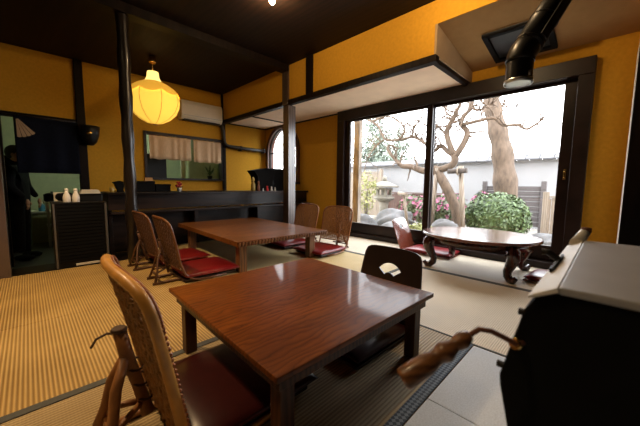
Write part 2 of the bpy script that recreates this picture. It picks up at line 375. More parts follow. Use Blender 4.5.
struct(MB().box(-1.6, 4.3, 4.40, 8.6, -0.36, -0.30), 'floor_kitchen', 'kdark', 'dark lower floor of the kitchen behind the doorway', 'floor')
# ceiling
struct(MB().box(-1.7, HX, -2.3, BY, CZ, CZ+0.06), 'ceiling', 'ceil', 'near-black wooden board ceiling', 'ceiling')
# back wall: doorway -0.22..0.60, window 1.53..3.0
DL, DR, DT = -0.20, 0.60, 1.83
w = MB().box(-1.7, DL, BY, BY+.1, -.3, CZ).box(DL, DR, BY, BY+.1, DT, CZ).box(DR, 1.53, BY, BY+.1, -.3, CZ)
w.box(1.53, 3.0, BY, BY+.1, -.3, 0.985).box(1.53, 3.0, BY, BY+.1, 1.785, CZ).box(3.0, 4.25, BY, BY+.1, -.3, CZ)
struct(w, 'wall_back', 'ocher', 'ocher plastered back wall with doorway and serving window', 'wall')
# header wall at X=3.0
struct(MB().box(HX, HX+.09, 1.385, BY, 2.205, CZ).box(HX, HX+.09, -2.2, 1.385, 2.515, CZ), 'wall_header', 'ocher', 'orange ocher plastered header wall above the window bay', 'wall')
# return at end of the soffit, soffit, sloping bay ceiling
rt_ = MB(); rt_.prism([(HX+.002, 2.205), (WX, 2.205), (WX, 2.335), (HX+.002, 2.515)], lambda a, b, t: (a, t, b), 1.36, 1.383)
struct(rt_, 'wall_return', plain('grey_brown_board', (0.36, 0.25, 0.14), 0.85, var=0.05), 'small brown end board closing the cream soffit', 'wall')
struct(MB().box(HX+.03, WX, 1.40, BY, 2.185, 2.205), 'ceiling_soffit', 'soffit', 'cream boarded soffit over the window bay', 'ceiling')
sl = MB(); sl.prism([(HX+.01, 2.515), (WX+.1, 2.32), (WX+.1, 2.38), (HX+.01, 2.575)], lambda a, b, t: (a, t, b), -2.2, 1.385)
struct(sl, 'ceiling_slope', plain('brown_ceiling_board', (0.36, 0.215, 0.085), 0.85, var=0.05, spec=0.15), 'sloping brown ceiling panel above the large window', 'ceiling')
# window wall: opening Y 0.225..3.5 z 0..2.185; arch window further back
wm = MB().box(WX, WX+.12, 3.50, 4.55, -.3, 2.4).box(WX, WX+.12, -2.2, 0.225, -.3, 2.45).box(WX, WX+.12, .225, 3.5, 2.185, 2.45).box(WX, WX+.12, .225, 3.5, -.3, 0.0)
AC, AR, AZ, AB = 5.25, 0.53, 1.62, 0.95
n = 26; ys = [4.55] + [AC-AR+2*AR*i/n for i in range(n+1)] + [BY]
def az(y): return AZ + math.sqrt(max(0, AR*AR-(y-AC)**2))
for a, b in zip(ys[:-1], ys[1:]):
    if a < AC-AR-1e-6 or b > AC+AR+1e-6:
        wm.box(WX, WX+.12, a, b, -.3, 2.4)
    else:
        wm.box(WX, WX+.12, a, b, -.3, AB)
        wm.prism([(a, az(a)), (b, az(b)), (b, 2.4), (a, 2.4)], lambda p, q, t: (t, p, q), WX, WX+.12)
struct(wm, 'wall_window', 'ocher', 'ocher plastered outer wall around the garden window', 'wall')
# walls out of view behind the camera
struct(MB().box(-1.7, -1.6, -2.3, BY, -.3, CZ), 'wall_left', 'counter', 'dark wood-panelled wall on the room side opposite the window', 'wall')
struct(MB().box(-1.7, 4.25, -2.3, -2.2, -.3, CZ), 'wall_front', 'counter', 'dark wood-panelled wall facing the kitchen doorway', 'wall')
# right pillar + wall end
struct(MB().box(3.45, WX, -0.75, -0.072, 2.12, 2.44).box(3.45, WX, -.75, -.092, 0, 2.12), 'wall_right', 'ocher', 'short ocher wall end beside the garden window', 'wall')
struct(MB().box(3.38, 3.45, -0.75, -0.068, 0, 2.10), 'trim_2', 'beam', 'dark wooden end panel beside the garden window', 'trim', .004)
struct(MB().box(3.452, WX-.09, -0.091, -0.068, 0, 2.10), 'trim_3', 'cream', 'pale edge board of the dark end panel', 'trim')
# beams and posts
def trim(i, mb, label, mat='beam', bev=.005): return struct(mb, 'trim_%d' % i, mat, label, 'trim', bev)
trim(4, MB().box(HX-.035, HX+.06, 1.35, BY, 2.145, 2.215), 'long dark beam along the lower edge of the header wall')
trim(5, MB().box(HX-.01, WX, 1.375, 1.43, 2.160, 2.212), 'short dark beam at the end of the cream soffit')
trim(6, MB().box(-1.6, HX-.02, 3.69, 3.84, CZ-.10, CZ), 'heavy dark ceiling beam between column and square post')
trim(7, MB().box(HX-.02, HX+.13, 3.70, 3.835, 0, 2.145).box(HX-.04, HX+.02, 3.70, 3.835, 2.145, CZ), 'square dark post with worn shiny face at the counter end', 'pillar')
trim(8, MB().box(HX-.03, HX, 3.155, 3.29, 2.215, CZ), 'short dark upright dividing the orange header wall')
trim(9, MB().box(HX-.03, HX+.04, BY-.05, BY, 0.6, CZ), 'slim dark corner upright between back wall and bay')
trim(10, MB().box(DR+.0, DR+.105, BY-.06, BY+.1, -.3, CZ), 'dark door post on the back wall')
trim(11, MB().box(DL-.1, DR, BY-.04, BY+.1, DT-.035, DT+.02), 'dark lintel over the curtained doorway')
trim(12, MB().box(DL-.10, DL+.0, BY-.04, BY+.1, -.3, DT), 'dark left jamb of the curtained doorway')
trim(13, MB().box(-0.32, -0.155, 3.93, 4.06, -.02, CZ), 'brown post at the edge of the tatami beside the doorway', 'pillar')
trim(14, MB().box(HX+.05, WX, BY-.03, BY, 2.165, 2.19).box(WX-.03, WX, 3.5, BY, 2.165, 2.19), 'thin dark cornice strip around the bay soffit')
trim(15, MB().box(HX+.05, WX, 4.95, 4.985, 2.168, 2.19), 'thin dark batten across the bay soffit')
col = MB().lathe([(.058+.006*sin(i*1.7), CZ*i/24) for i in range(25)], 20, (.812, 3.79, 0), wob=lambda t, i: 1+.05*sin(2*t+i*.5))
struct(col, 'trim_16', 'log', 'round polished dark log column in front of the counter', 'column')
# window 1: frame, sashes, glass
fr = thing('window_1', 'large dark wooden sliding garden window with two panes', 'window', kind='structure')
def part(mb, name, mat, parent, bevel=0, **k): return mb.build(name, mat, parent, bevel, **k)
part(MB().box(3.98, WX+.13, .20, 3.56, 2.02, 2.185), 'head_frame', 'frame', fr, .006)
part(MB().box(3.98, WX+.13, 3.40, 3.56, 0, 2.02), 'jamb', 'frame', fr, .006)
part(MB().box(3.98, WX+.13, .20, .325, 0, 2.02), 'jamb', 'frame', fr, .006)
part(MB().box(3.98, WX+.13, .325, 3.40, 0, .075), 'sill', 'frame', fr, .006)
for y0, y1, x0, a, b in ((1.835, 3.40, 4.03, .085, .10), (.325, 1.925, 4.08, .108, .10)):
    s = MB().box(x0, x0+.04, y0, y0+a, .075, 2.02).box(x0, x0+.04, y1-b, y1, .075, 2.02).box(x0, x0+.04, y0+a, y1-b, 1.985, 2.02).box(x0, x0+.04, y0+a, y1-b, .075, .245)
    so = part(s, 'sash', 'frame', fr, .004)
    part(MB().box(x0+.017, x0+.022, y0+a, y1-b, .245, 1.985), 'pane', 'glass', so)
part(MB().box(4.068, 4.081, .36, .385, .98, 1.09).lathe([(.009, 0), (.009, .014)], 10, (4.062, .372, 1.0)).lathe([(.009, 0), (.009, .014)], 10, (4.062, .372, 1.06)), 'latch', 'brass', fr, .002)
# arched window 2
aw = thing('window_2', 'arched window with dark wooden frame above the counter end', 'window', kind='structure')
def archsweep(r0, r1, x0, x1):
    mb = MB(); pts = [(AC+cos(a), AZ+sin(a), cos(a), sin(a)) for a in [pi*i/28 for i in range(29)]]
    pin = [(AC+r0*c, AZ+r0*s) for _, _, c, s in pts]; pout = [(AC+r1*c, AZ+r1*s) for _, _, c, s in pts]
    pin = [(AC+r0, AB)] + pin + [(AC-r0, AB)]; pout = [(AC+r1, AB)] + pout + [(AC-r1, AB)]
    for i in range(len(pin)-1):
        mb.prism([pin[i], pout[i], pout[i+1], pin[i+1]], lambda p, q, t: (t, p, q), x0, x1)
    return mb
part(archsweep(AR-.03, AR+.05, WX-.05, WX+.12), 'frame', plain('reddish_frame', (.10, .035, .022), .35, coat=.3), aw)
part(archsweep(AR-.055, AR-.03, WX+.0, WX+.04).box(WX+.01, WX+.035, AC-.015, AC+.015, AB, AZ+AR-.05).box(WX+.01, WX+.035, AC-AR+.05, AC+AR-.05, 1.60, 1.62), 'sash', 'frame', aw)
part(MB().box(WX-.06, WX+.12, AC-AR-.06, AC+AR+.06, AB-.05, AB), 'sill', 'frame', aw)
pn = MB(); pn.prism([(AC+(AR-.05)*cos(pi*i/24), AZ+(AR-.05)*sin(pi*i/24)) for i in range(25)] + [(AC-AR+.05, AB), (AC+AR-.05, AB)], lambda p, q, t: (t, p, q), WX+.018, WX+.022)
part(pn, 'pane', 'glass', aw)
# serving window 3 in the back wall
sw = thing('window_3', 'serving window to the kitchen with dark wooden frame', 'window', kind='structure')
part(MB().box(1.50, 3.02, BY-.03, BY+.11, 1.765, 1.815), 'head_frame', 'frame', sw, .003)
part(MB().box(1.50, 3.02, BY-.05, BY+.11, .955, .990), 'sill', 'frame', sw, .003)
part(MB().box(1.50, 1.545, BY-.03, BY+.11, .99, 1.765), 'jamb', 'frame', sw, .003)
part(MB().box(2.945, 3.0, BY-.03, BY+.11, .99, 1.765), 'jamb', 'frame', sw, .003)

# ------------------------------------------------------------------ kitchen behind
struct(MB().box(-1.2, 4.3, 8.5, 8.6, -.3, 2.5).box(-1.3, -1.2, BY+.1, 8.6, -.3, 2.5).box(4.2, 4.3, BY+.1, 8.6, -.3, 2.5), 'wall_kitchen', 'kwall', 'pale green kitchen wall seen through the openings', 'wall')
struct(MB().box(-1.3, 4.3, BY+.1, 8.6, 2.45, 2.5), 'ceiling_kitchen', 'kwall', 'pale kitchen ceiling', 'ceiling')
t = thing('tube_lamp', 'greenish fluorescent tube lamp on the kitchen ceiling', 'lamp', (1.6, 7.3, 2.45))
part(MB().box(-.65, .65, -.06, .06, -.05, -.005), 'housing', 'white', t)
part(MB().tube([(-.6, 0, -.075), (.6, 0, -.075)], .016, 10), 'tube', 'tube', t)

# ------------------------------------------------------------------ tables
def table(name, label, loc, rz, lx, ly, h, th, apron, leg, inset, carved=False, tm='table', lm='leg_shade_stain'):
    t = thing(name, label, 'table', loc, rz)
    part(MB().box(0, lx, 0, ly, h-th, h), 'tabletop', tm, t, .004)
    if apron:
        i = .028
        part(MB().box(i, lx-i, i, i+.022, h-th-apron, h-th), 'apron', lm, t, .002)
        part(MB().box(i, lx-i, ly-i-.022, ly-i, h-th-apron, h-th), 'apron', lm, t, .002)
        part(MB().box(i, i+.022, i+.022, ly-i-.022, h-th-apron, h-th), 'apron', lm, t, .002)
        part(MB().box(lx-i-.022, lx-i, i+.022, ly-i-.022, h-th-apron, h-th), 'apron', lm, t, .002)
    for x in (inset[0], lx-inset[0]-leg):
        for y in (inset[1], ly-inset[1]-leg):
            part(MB().box(x, x+leg, y, y+leg, 0, h-th), 'leg', lm, t, .004)
    if carved:
        part(MB().box(.004, lx-.004, -.003, .001, h-th+.003, h-.006), 'edge_groove', 'leg_shade_stain', t)
        mb = MB(); k = int(lx/.036)
        for i in range(k):                       # slanting chip-carved teeth
            x = (i+.5)*lx/k; z0, z1 = h-th+.005, h-.008
            mb.prism([(x-.016, z0), (x+.002, z0), (x+.014, z1), (x-.004, z1)], lambda a, b, q: (a, q, b), -.016, .0)
        ce = part(mb, 'carved_edge', 'leg', t, .002); ce['kind'] = 'stuff'
    return t
TR = R(-1.43)
table('low_table', 'square low table of glossy reddish brown burl wood with an apron', (.472, .638, 0), TR, .99, .985, .345, .022, .052, .058, (.045, .045))
table('low_table', 'long low table with chip-carved front edge before the dark counter', (1.378, 2.475, 0), R(-2.3), 1.185, 1.76, .345, .05, 0, .085, (.085, .13), True, 'table2', 'leg')

# oval table with cabriole legs
ot = thing('oval_table', 'oval low table of polished dark rosewood with curved cabriole legs', 'table', (3.44, 1.0, 0), 0)
AX, AY, OZ = .50, .575, .385
def oval(ax, ay, n=48): return [(ax*cos(2*pi*i/n), ay*sin(2*pi*i/n)) for i in range(n)]
mb = MB(); rings = [(.975, OZ-.032), (1.0, OZ-.024), (1.003, OZ-.010), (.985, OZ)]; vs = []
for k, z in rings: vs += [(x*k, y*k, z) for x, y in oval(AX, AY)]
mb.add(vs, [(i*48+j, i*48+(j+1) % 48, (i+1)*48+(j+1) % 48, (i+1)*48+j) for i in range(3) for j in range(48)], True)
mb.f.append(tuple(range(48))[::-1]); mb.sm.append(False); mb.f.append(tuple(range(144, 192))); mb.sm.append(False)
part(mb, 'tabletop', 'rosetop', ot)
mb = MB(); k0, k1 = .82, .86; vs = []
for k, zf in ((k1, 0), (k1, 1), (k0, 1), (k0, 0)):
    for j, (x, y) in enumerate(oval(AX, AY)):
        dip = .05+.025*abs(cos(4*pi*j/48))
        vs.append((x*k, y*k, OZ-.032 if zf == 0 else OZ-.032-dip))
mb.add(vs, [(i*48+j, i*48+(j+1) % 48, ((i+1) % 4)*48+(j+1) % 48, ((i+1) % 4)*48+j) for i in range(4) for j in range(48)], True)
part(mb, 'apron', 'rose', ot)
for sx in (-1, 1):
    for sy in (-1, 1):
        d = Vector((sx*.60, sy*.80, 0)).normalized(); c = Vector((sx*.27, sy*.36, 0))
        pts = [c+d*o+Vector((0, 0, z)) for o, z in ((.02, .34), (.055, .29), (.06, .23), (.03, .165), (-.005, .10), (.0, .055), (.035, .026), (.075, .030), (.092, .052), (.075, .062))]
        part(MB().tube(pts, [.052, .060, .056, .046, .038, .036, .036, .030, .023, .013], 10), 'leg', 'rose', ot)
        part(MB().tube([c+d*.06+Vector((-d.y*s, d.x*s, .30-abs(s)*.4)) for s in (-.10, -.05, 0, .05, .10)], [.006, .014, .02, .014, .006], 8), 'knee_carving', 'rose', ot)

# ------------------------------------------------------------------ rattan chairs
def back_pt(u, v, w, h, lean, off=0):
    x = -.02 - lean*v**1.15 + .035*u*u*(v*.6+.4) - off
    return Vector((x, u*w/2*(0.92+.08*v), .05+h*v))
def rim_uv(n=14):
    pts = [(-1, i/6*.74) for i in range(6)]
    for i in range(n*2+1):
        a = pi-pi*i/(2*n)
        pts.append((sgnpow(cos(a), .55), .74+.26*abs(sin(a))**.55))
    pts += [(1, .74-i/6*.74) for i in range(1, 7)]
    return pts
def vtop(u): return .74+.26*max(0, 1-abs(u)**(2/.55))**(.55/2)
def rattan_chair(label, loc, rz, w, h, lean, rimr, mats, seatm, group=None, beads=False):
    t = thing('rattan_floor_chair', label, 'chair', loc, rz, group)
    rim = [back_pt(u, v, w, h, lean) for u, v in rim_uv()]
    cv = ((.40, -.032), (.24, -.036), (.14, -.032), (.085, -.018), (.045, .008), (.016, .040))
    fw_ = [rim[0]+Vector((d, 0, z)) for d, z in cv]; bw_ = [rim[-1]+Vector((d, 0, z)) for d, z in reversed(cv)]
    if beads:
        part(MB().tube(rim, rimr, 12), 'back_rim', mats[0], t)
        part(MB().tube(fw_[:5]+[rim[0]], .011, 8), 'side_rail', mats[0], t); part(MB().tube([rim[-1]]+bw_[1:], .011, 8), 'side_rail', mats[0], t)
    else:
        part(MB().tube(fw_+rim[2:-2]+bw_, rimr, 10), 'bent_frame', mats[0], t)
    wv = MB(); nv, nh = 24, 26; v0 = .06 if beads else .16
    for i in range(1, nv):
        u = -1+2*i/nv; vt = vtop(u)
        wv.tube([back_pt(u, v0+(vt-v0)*j/10, w, h, lean, .004*(-1)**(i+j)) for j in range(11)], .0062, 4, caps=False)
    for j in range(1, nh):
        v = v0+(.98-v0)*j/nh
        lo = -1; 
        while lo < 0 and vtop(lo) < v: lo += .02
        wv.tube([back_pt(lo+(-2*lo)*i/16, v, w, h, lean, .004*(-1)**(i+j)) for i in range(17)], .0058, 4, caps=False)
    wo = part(wv, 'woven_back', mats[1], t); wo['kind'] = 'stuff'
    if not beads: part(MB().tube([back_pt(-1+2*i/10, .15, w, h, lean) for i in range(11)], rimr*.9, 8), 'lower_rail', mats[0], t)
    if beads:                                      # binding wound round the rim
        bd = MB()
        for i in range(len(rim)-1):
            for k in range(4):
                p = rim[i].lerp(rim[i+1], k/4); d = (rim[i+1]-rim[i]).normalized()
                a = d.cross(Vector((1, 0, 0))).normalized(); b = a.cross(d)
                q = p+b*(rimr*.95) if b.x > 0 else p-b*(rimr*.95)
                q = q-a*rimr*.15
                bd.ellip(q, (.008, .007, .0075), 6, 4)
        bo = part(bd, 'rim_binding', plain('red_brown_binding', (.33, .10, .03), .3, coat=.4), t); bo['kind'] = 'stuff'
    a = back_pt(.12, .60, w, h, lean, .035); b = back_pt(.12, .02, w, h, lean, .03)     # rear post with two splayed legs
    pr = .021 if beads else .013
    po = part(MB().tube([a, a.lerp(b, .3)+Vector((-.004, 0, 0)), a.lerp(b, .65), b], [pr, pr*1.06, pr*.96, pr*1.08], 10), 'rear_post', mats[2], t)
    part(MB().lathe([(pr*1.12, -.006), (pr*1.2, .004), (pr*.9, .010)], 10, a), 'post_end', 'vine', po)
    for f in (.42, .60, .78):
        p = a.lerp(b, f); part(MB().tube([p+Vector(((pr+.005)*cos(q)+.012, (pr+.008)*sin(q), .010*sin(q))) for q in [2*pi*k/12 for k in range(12)]], .0045, 5, closed=True), 'tie', 'vine', po)
    for s in (-1, 1):
        y = s*w*.20; k = pr/.021
        top = a.lerp(b, .25); foot = Vector((-.20, y, .018))
        part(MB().tube([top, top.lerp(foot, .35)+Vector((-.010, .006, 0)), top.lerp(foot, .7), foot], [.015*k, .018*k, .016*k, .018*k], 8), 'rear_leg', mats[2], t)
        part(MB().tube([top.lerp(foot, .72), a.lerp(b, .85)], .011*k, 7), 'brace', mats[2], t)
        part(MB().tube([foot+Vector((-.02, 0, -.004)), Vector((.30, y, .012))], .012, 8), 'runner', mats[2], t)
    part(MB().tube([(-.17, -w*.26, .07), (-.17, w*.26, .07)], .010, 8), 'crossbar', mats[2], t)
    part(MB().box(0, .50, -w*.44, w*.44, .014, .034), 'seat_board', 'ply', t, .004)
    cu = part(pad(.275, 0, .034, .53, w*.98, .062), 'seat_cushion', seatm, t)
    lp = [(.275+.262*sgnpow(cos(q), .35), w*.485*sgnpow(sin(q), .35), .061) for q in [2*pi*i/48 for i in range(48)]]
    part(MB().tube(lp, .005, 6, closed=True), 'piping', seatm, cu)
    return t
G1 = ('rattan', 'weave2', 'twig')
G2 = ('rattan2', 'weave', 'twig2')
G3 = ('rattan_shaded', 'weave_shaded', 'twig2')
M['rattan_shaded'] = plain('shaded_rattan', (0.15, 0.055, 0.018), 0.35, var=0.2, scale=14, coat=0.3)  # shaded rattan copy: shadow on the left chairs' backs painted into the colour
M['weave_shaded'] = plain('shaded_cane', (0.085, 0.034, 0.012), 0.5, var=0.25, scale=40)  # cane darkened likewise for the backs seen in shadow
near = rattan_chair('rattan floor chair with thick golden rim and maroon seat at the square table', (.315, 1.12, 0), TR, .54, .58, .125, .0165, G1, 'maroon', beads=True)
hk = pz(104, 318, .40)
part(MB().tube([(-.12, .06, .37), (-.155, .06, .385), (-.185, .06, .375), (-.20, .06, .35)], .004, 6), 'loose_vine', 'vine', near)
ch1 = rattan_chair('brown rattan floor chair, darkened with painted shade, with red seat in front of the round log column', (.93, 3.50, 0), R(2), .52, .545, .13, .0105, G3, 'red', 'shade-darkened rattan chairs at the carved table')
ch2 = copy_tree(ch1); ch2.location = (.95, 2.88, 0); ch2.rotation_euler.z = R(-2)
ch2['label'] = 'brown rattan floor chair, darkened with painted shade, with red seat between carved table and golden-rimmed chair'
ch3 = rattan_chair('light brown rattan floor chair with red seat backing onto the left window pane', (2.97, 2.70, 0), pi+R(3), .52, .545, .13, .0105, G2, 'red', 'light rattan chairs at the carved table')
ch4 = copy_tree(ch3); ch4.location = (2.96, 3.33, 0); ch4.rotation_euler.z = pi-R(2)
ch4['label'] = 'light brown rattan floor chair with red seat next to the square dark post'

# ------------------------------------------------------------------ plywood legless chairs
def ply_chair(label, loc, rz, w, hb, lean, mback, seatm, hole, dep=.5, seatl=.46, group=None, mseat=None):
    t = thing('plywood_floor_chair', label, 'chair', loc, rz, group)
    th = .012
    def P3(a, b, q):      # a lateral, b height along back, q thickness
        f = max(0, b-.02); return Vector((-.02-lean*(f/hb)**1.1 - q, a, b))
    # back plate with a shaped hole: ring bridged between outline and hole
    n = 64; out = []; inn = []
    for i in range(n):
        a = 2*pi*i/n; c, s = cos(a), sin(a)
        k = 1/max(abs(c)**11+abs(s)**11, 1e-9)**(1/11)
        yy, zz = c*k, s*k
        taper = 1-.10*max(0, zz)
        out.append((yy*w/2*taper, hb/2+zz*hb/2 + .012*(1-yy*yy)*max(0, zz)))
    hc = hb*.76
    if hole == 'fan':
        r0, r1, sp, cz = .042, .104, R(54), hc-.083
        poly = [(r1*sin(-sp+2*sp*i/24), cz+r1*cos(-sp+2*sp*i/24)) for i in range(25)] + [(r0*sin(sp-2*sp*i/12), cz+r0*cos(sp-2*sp*i/12)) for i in range(13)]
    else:
        poly = [(.055*cos(2*pi*i/32), hc+.034*sin(2*pi*i/32)) for i in range(32)]
    # resample the hole by angle about its centroid (cast rays outward)
    cc = (0, hc - (.005 if hole == 'fan' else 0))
    def perimeter(poly, n):
        L = [0]; 
        for i in range(len(poly)):
            a, b = poly[i], poly[(i+1) % len(poly)]; L.append(L[-1]+math.hypot(a[0]-b[0], a[1]-b[1]))
        r = []
        for k in range(n):
            d = L[-1]*k/n; i = max(j for j in range(len(poly)) if L[j] <= d+1e-12); a, b = poly[i], poly[(i+1) % len(poly)]
            f = (d-L[i])/max(L[i+1]-L[i], 1e-9); r.append((a[0]+(b[0]-a[0])*f, a[1]+(b[1]-a[1])*f))
        return r
    me = bmesh.new()
    ov = [me.verts.new(P3(a, b, 0)) for a, b in out]; hv = [me.verts.new(P3(a, b, 0)) for a, b in poly]
    es = [me.edges.new((ov[i], ov[(i+1) % n])) for i in range(n)] + [me.edges.new((hv[i], hv[(i+1) % len(hv)])) for i in range(len(hv))]
    bmesh.ops.triangle_fill(me, edges=es, use_beauty=True, use_dissolve=False)
    mesh = bpy.data.meshes.new('backrest'); me.to_mesh(mesh); me.free(); mesh.materials.append(M[mback])
    o = bpy.data.objects.new('backrest', mesh); COL.objects.link(o); o.parent = t
    md = o.modifiers.new('solid', 'SOLIDIFY'); md.thickness = th; md.offset = 0
    part(MB().prism([(-.03, .004), (.0, .004), (seatl, .004), (seatl+.01, .012), (seatl, .02), (0, .02), (-.03, .03)], lambda a, b, q: (a, q, b), -w*.46, w*.46), 'seat_plate', mseat or mback, t, .003)
    cu = part(pad(seatl*.52, 0, .02, seatl*.96, w*.95, .055), 'seat_cushion', seatm, t)
    lp = [(seatl*.52+seatl*.475*sgnpow(cos(q), .35), w*.47*sgnpow(sin(q), .35), .043) for q in [2*pi*i/48 for i in range(48)]]
    part(MB().tube(lp, .004, 6, closed=True), 'piping', seatm, cu)
    return t
ply_chair('dark plywood floor chair with fan-shaped cutout and maroon seat at the square table', (1.60, 1.01, 0), pi+TR, .47, .475, .09, 'ply', 'maroon', 'fan', seatl=.52)
ply_chair('shiny red-brown plywood floor chair with oval hand hole beside the mullion', (3.75, 1.96, 0), R(-90+2), .42, .42, .17, 'plyred', 'red', 'oval', seatl=.62)
ply_chair('low red-brown plywood floor chair at the end of the oval table behind the cranked machine', (3.45, .02, 0), R(84), .42, .36, .05, 'plyred', 'red', 'oval', seatl=.50)

# ------------------------------------------------------------------ counter
ct = thing('bar_counter', 'long dark wooden bar counter along the back of the room', 'counter', (0, 0, 0))
part(MB().box(.69, 4.05, 4.38, 5.0, .742, .772), 'countertop', 'counter', ct, .004)
part(MB().box(.70, 4.05, 4.43, 4.46, .545, .742), 'front_board', 'counter', ct, .003)
part(MB().box(.70, 4.05, 4.33, 4.60, .500, .530), 'ledge', 'counter', ct, .004)
part(MB().box(.70, 4.05, 4.56, 4.60, -.02, .500), 'kick_board', 'counter', ct, .003)
part(MB().box(.70, .74, 4.46, 5.0, -.3, .742), 'end_panel', 'counter', ct, .003)
for x in (1.75, 2.85, 3.9): part(MB().box(x, x+.06, 4.40, 4.56, -.02, .500), 'bracket', 'counter', ct, .003)

# black louvred cabinet at the doorway
cb = thing('louvred_cabinet', 'black louvred cabinet with steel edge strips beside the doorway', 'cabinet', (.17, 3.985, -.02))
part(MB().box(0, .44, .012, .42, .02, .69), 'body', 'black', cb, .004)
part(MB().box(-.005, .445, .0, .43, .69, .705), 'top', 'black', cb, .003)
part(MB().box(-.004, .012, -.006, .012, .02, .69), 'edge_strip', 'strip', cb, .002)
part(MB().box(.424, .444, -.006, .012, .02, .69), 'edge_strip', 'strip', cb, .002)
for k in range(17): part(MB().box(.026, .414, -.002+.004*(k % 2), .010, .075+k*.036, .075+k*.036+.028), 'slat', 'blackm', cb)
part(MB().box(.15, .40, -.008, .010, .030, .052), 'label_strip', 'paper', cb, .002)
part(MB().box(0, .44, .03, .40, 0, .02), 'plinth', 'black', cb)
CT = .685     # top of the cabinet
def bottle(name, label, cat, loc, prof, mat, group=None, cap=None):
    t = thing(name, label, cat, loc, 0, group)
    part(MB().lathe(prof, 18), 'body', mat, t)
    if cap: part(MB().lathe(cap[0], 14), 'cap', cap[1], t)
    return t
bp = [(.030, 0), (.033, .006), (.033, .05), (.028, .075), (.017, .10), (.015, .118)]
for k, (u, v) in enumerate(((71.5, 203), (78.2, 202.5))):
    q = py(u, v, 4.02)
    bottle('white_flask', ('white ceramic sauce flask on the black cabinet, beside the doorway edge', 'white ceramic sauce flask on the black cabinet, next to the receipt tray')[k], 'flask', (.285+k*.075, 4.03, CT), bp, 'white', 'white flasks on the cabinet', ([(.016, .118), (.018, .124), (.016, .140), (.009, .146)], 'white'))
bx = thing('cash_tray', 'black receipt tray holding papers on the louvred cabinet', 'tray', (.40, 4.12, CT))
part(MB().box(0, .20, 0, .26, 0, .075), 'body', 'black', bx, .006)
part(MB().box(-.01, .21, -.01, .27, .075, .085), 'lid', 'black', bx, .004)
b = MB()
for k in range(6): b.box(.01+.004*k, .19-.003*k, .02, .22-.008*k, .087+k*.007, .0925+k*.007)
part(b, 'papers', 'paper', bx)
bz = thing('folded_towel', 'dark folded cloth heap beside the white flasks', 'cloth', (.29, 4.20, CT))
part(MB().ellip((.0, 0, .05), (.085, .07, .05), 16, 8, lambda p: 1+.12*sin(7*p.x+3*p.y)), 'cloth', 'blackm', bz)
bz2 = thing('paper_box', 'small pale box behind the white flasks', 'box', (.20, 4.31, CT))
part(MB().box(0, .1, 0, .08, 0, .09), 'body', 'paper', bz2, .004); part(MB().box(-.003, .103, -.003, .083, .075, .095), 'lid', 'paper', bz2, .003)

# things on the counter
TOP = .772
def menu_box(name, label, x, w, h, d=.20, y=4.62, m='blackm'):
    t = thing(name, label, 'box', (x, y, TOP))
    part(MB().box(0, w, 0, d, 0, h), 'body', m, t, .006)
    part(MB().box(-.004, w+.004, -.004, d+.004, h-.03, h), 'lid', m, t, .004)
    return t
menu_box('menu_holder', 'tall black box on the counter next to the orange card', .99, .30, .15)
menu_box('tray_stack', 'lower black box on the counter beside the red flower pot', 1.30, .20, .11)
t = thing('paddle_holder', 'black paddle-shaped holder leaning on the counter end', 'holder', (.86, 4.66, TOP))
part(MB().prism([(0, 0), (.05, 0), (.08, .13), (.02, .15), (-.06, .13), (-.04, .10)], lambda a, b, q: (a, q, b), 0, .07), 'paddle', 'blackm', t, .004)
part(MB().box(-.01, .06, -.01, .08, 0, .02), 'foot', 'blackm', t, .003)
t = thing('drinking_glass', 'small clear glass at the end of the counter', 'glass', (.77, 4.56, TOP)); part(MB().lathe([(.02, 0), (.024, .004), (.028, .07), (.026, .07), (.022, .008), (0.0, .007)], 16), 'cup', 'yglass', t)
t = thing('orange_card', 'orange card standing on the black box', 'card', (1.17, 4.64, TOP+.15)); part(MB().box(0, .10, 0, .03, 0, .05), 'card', 'orange', t, .003); part(MB().box(-.005, .105, -.005, .035, 0, .008), 'foot', 'orange', t)
t = thing('flower_pot', 'small pot of red flowers on the counter', 'flowers', (1.60, 4.56, TOP))
part(MB().lathe([(.025, 0), (.035, .05), (.038, .055)], 14), 'pot', 'white', t)
fl2 = MB()
for k in range(16): fl2.ellip((random.uniform(-.04, .04), random.uniform(-.03, .03), .07+random.uniform(0, .07)), (.016, .016, .013), 8, 5)
o = part(fl2, 'blossoms', 'redp', t); o['kind'] = 'stuff'
lf = MB()
for k in range(14):
    a = random.uniform(0, 6.28); lf.add([(0, 0, .05), (.05*cos(a), .05*sin(a), .08), (.055*cos(a+.3), .055*sin(a+.3), .07)], [(0, 1, 2)])
o = part(lf, 'leaves', 'green', t); o['kind'] = 'stuff'
# black case, figurines at the far end
t = thing('black_case', 'large black roof-topped case on the counter by the arched window', 'case', (3.04, 4.62, TOP))
part(MB().prism([(0, 0), (.66, 0), (.74, .37), (.5, .43), (.15, .42), (-.12, .37), (-.04, .27)], lambda a, b, q: (a, q, b), 0, .24), 'body', 'blackm', t, .006)
part(MB().box(.30, .31, -.004, 0, .02, .20), 'seam_strip', 'black', t)
def figurine(name, label, x, y, s, m, group='small ornaments on the counter', rs=1.0):
    t = thing(name, label, 'ornament', (x, y, TOP), 0, group)
    part(MB().lathe([(.022*s*rs, 0), (.030*s*rs, .01*s), (.027*s*rs, .05*s), (.017*s*rs, .07*s), (.010*s*rs, .075*s)], 14), 'body', m, t)
    part(MB().ellip((0, 0, .092*s), (.02*s*rs, .02*s*rs, .022*s), 12, 8), 'head', m, t); return t
figurine('tall_ornament', 'tall amber figurine on the counter before the black case', 2.83, 4.50, 2.2, 'yglass', rs=.6)
figurine('tall_ornament', 'slim brown figurine beside the amber one', 2.92, 4.47, 1.6, 'rust', rs=.6)
figurine('small_ornament', 'tiny white ornament between brown figurine and red ornament', 3.0, 4.44, .45, 'white')
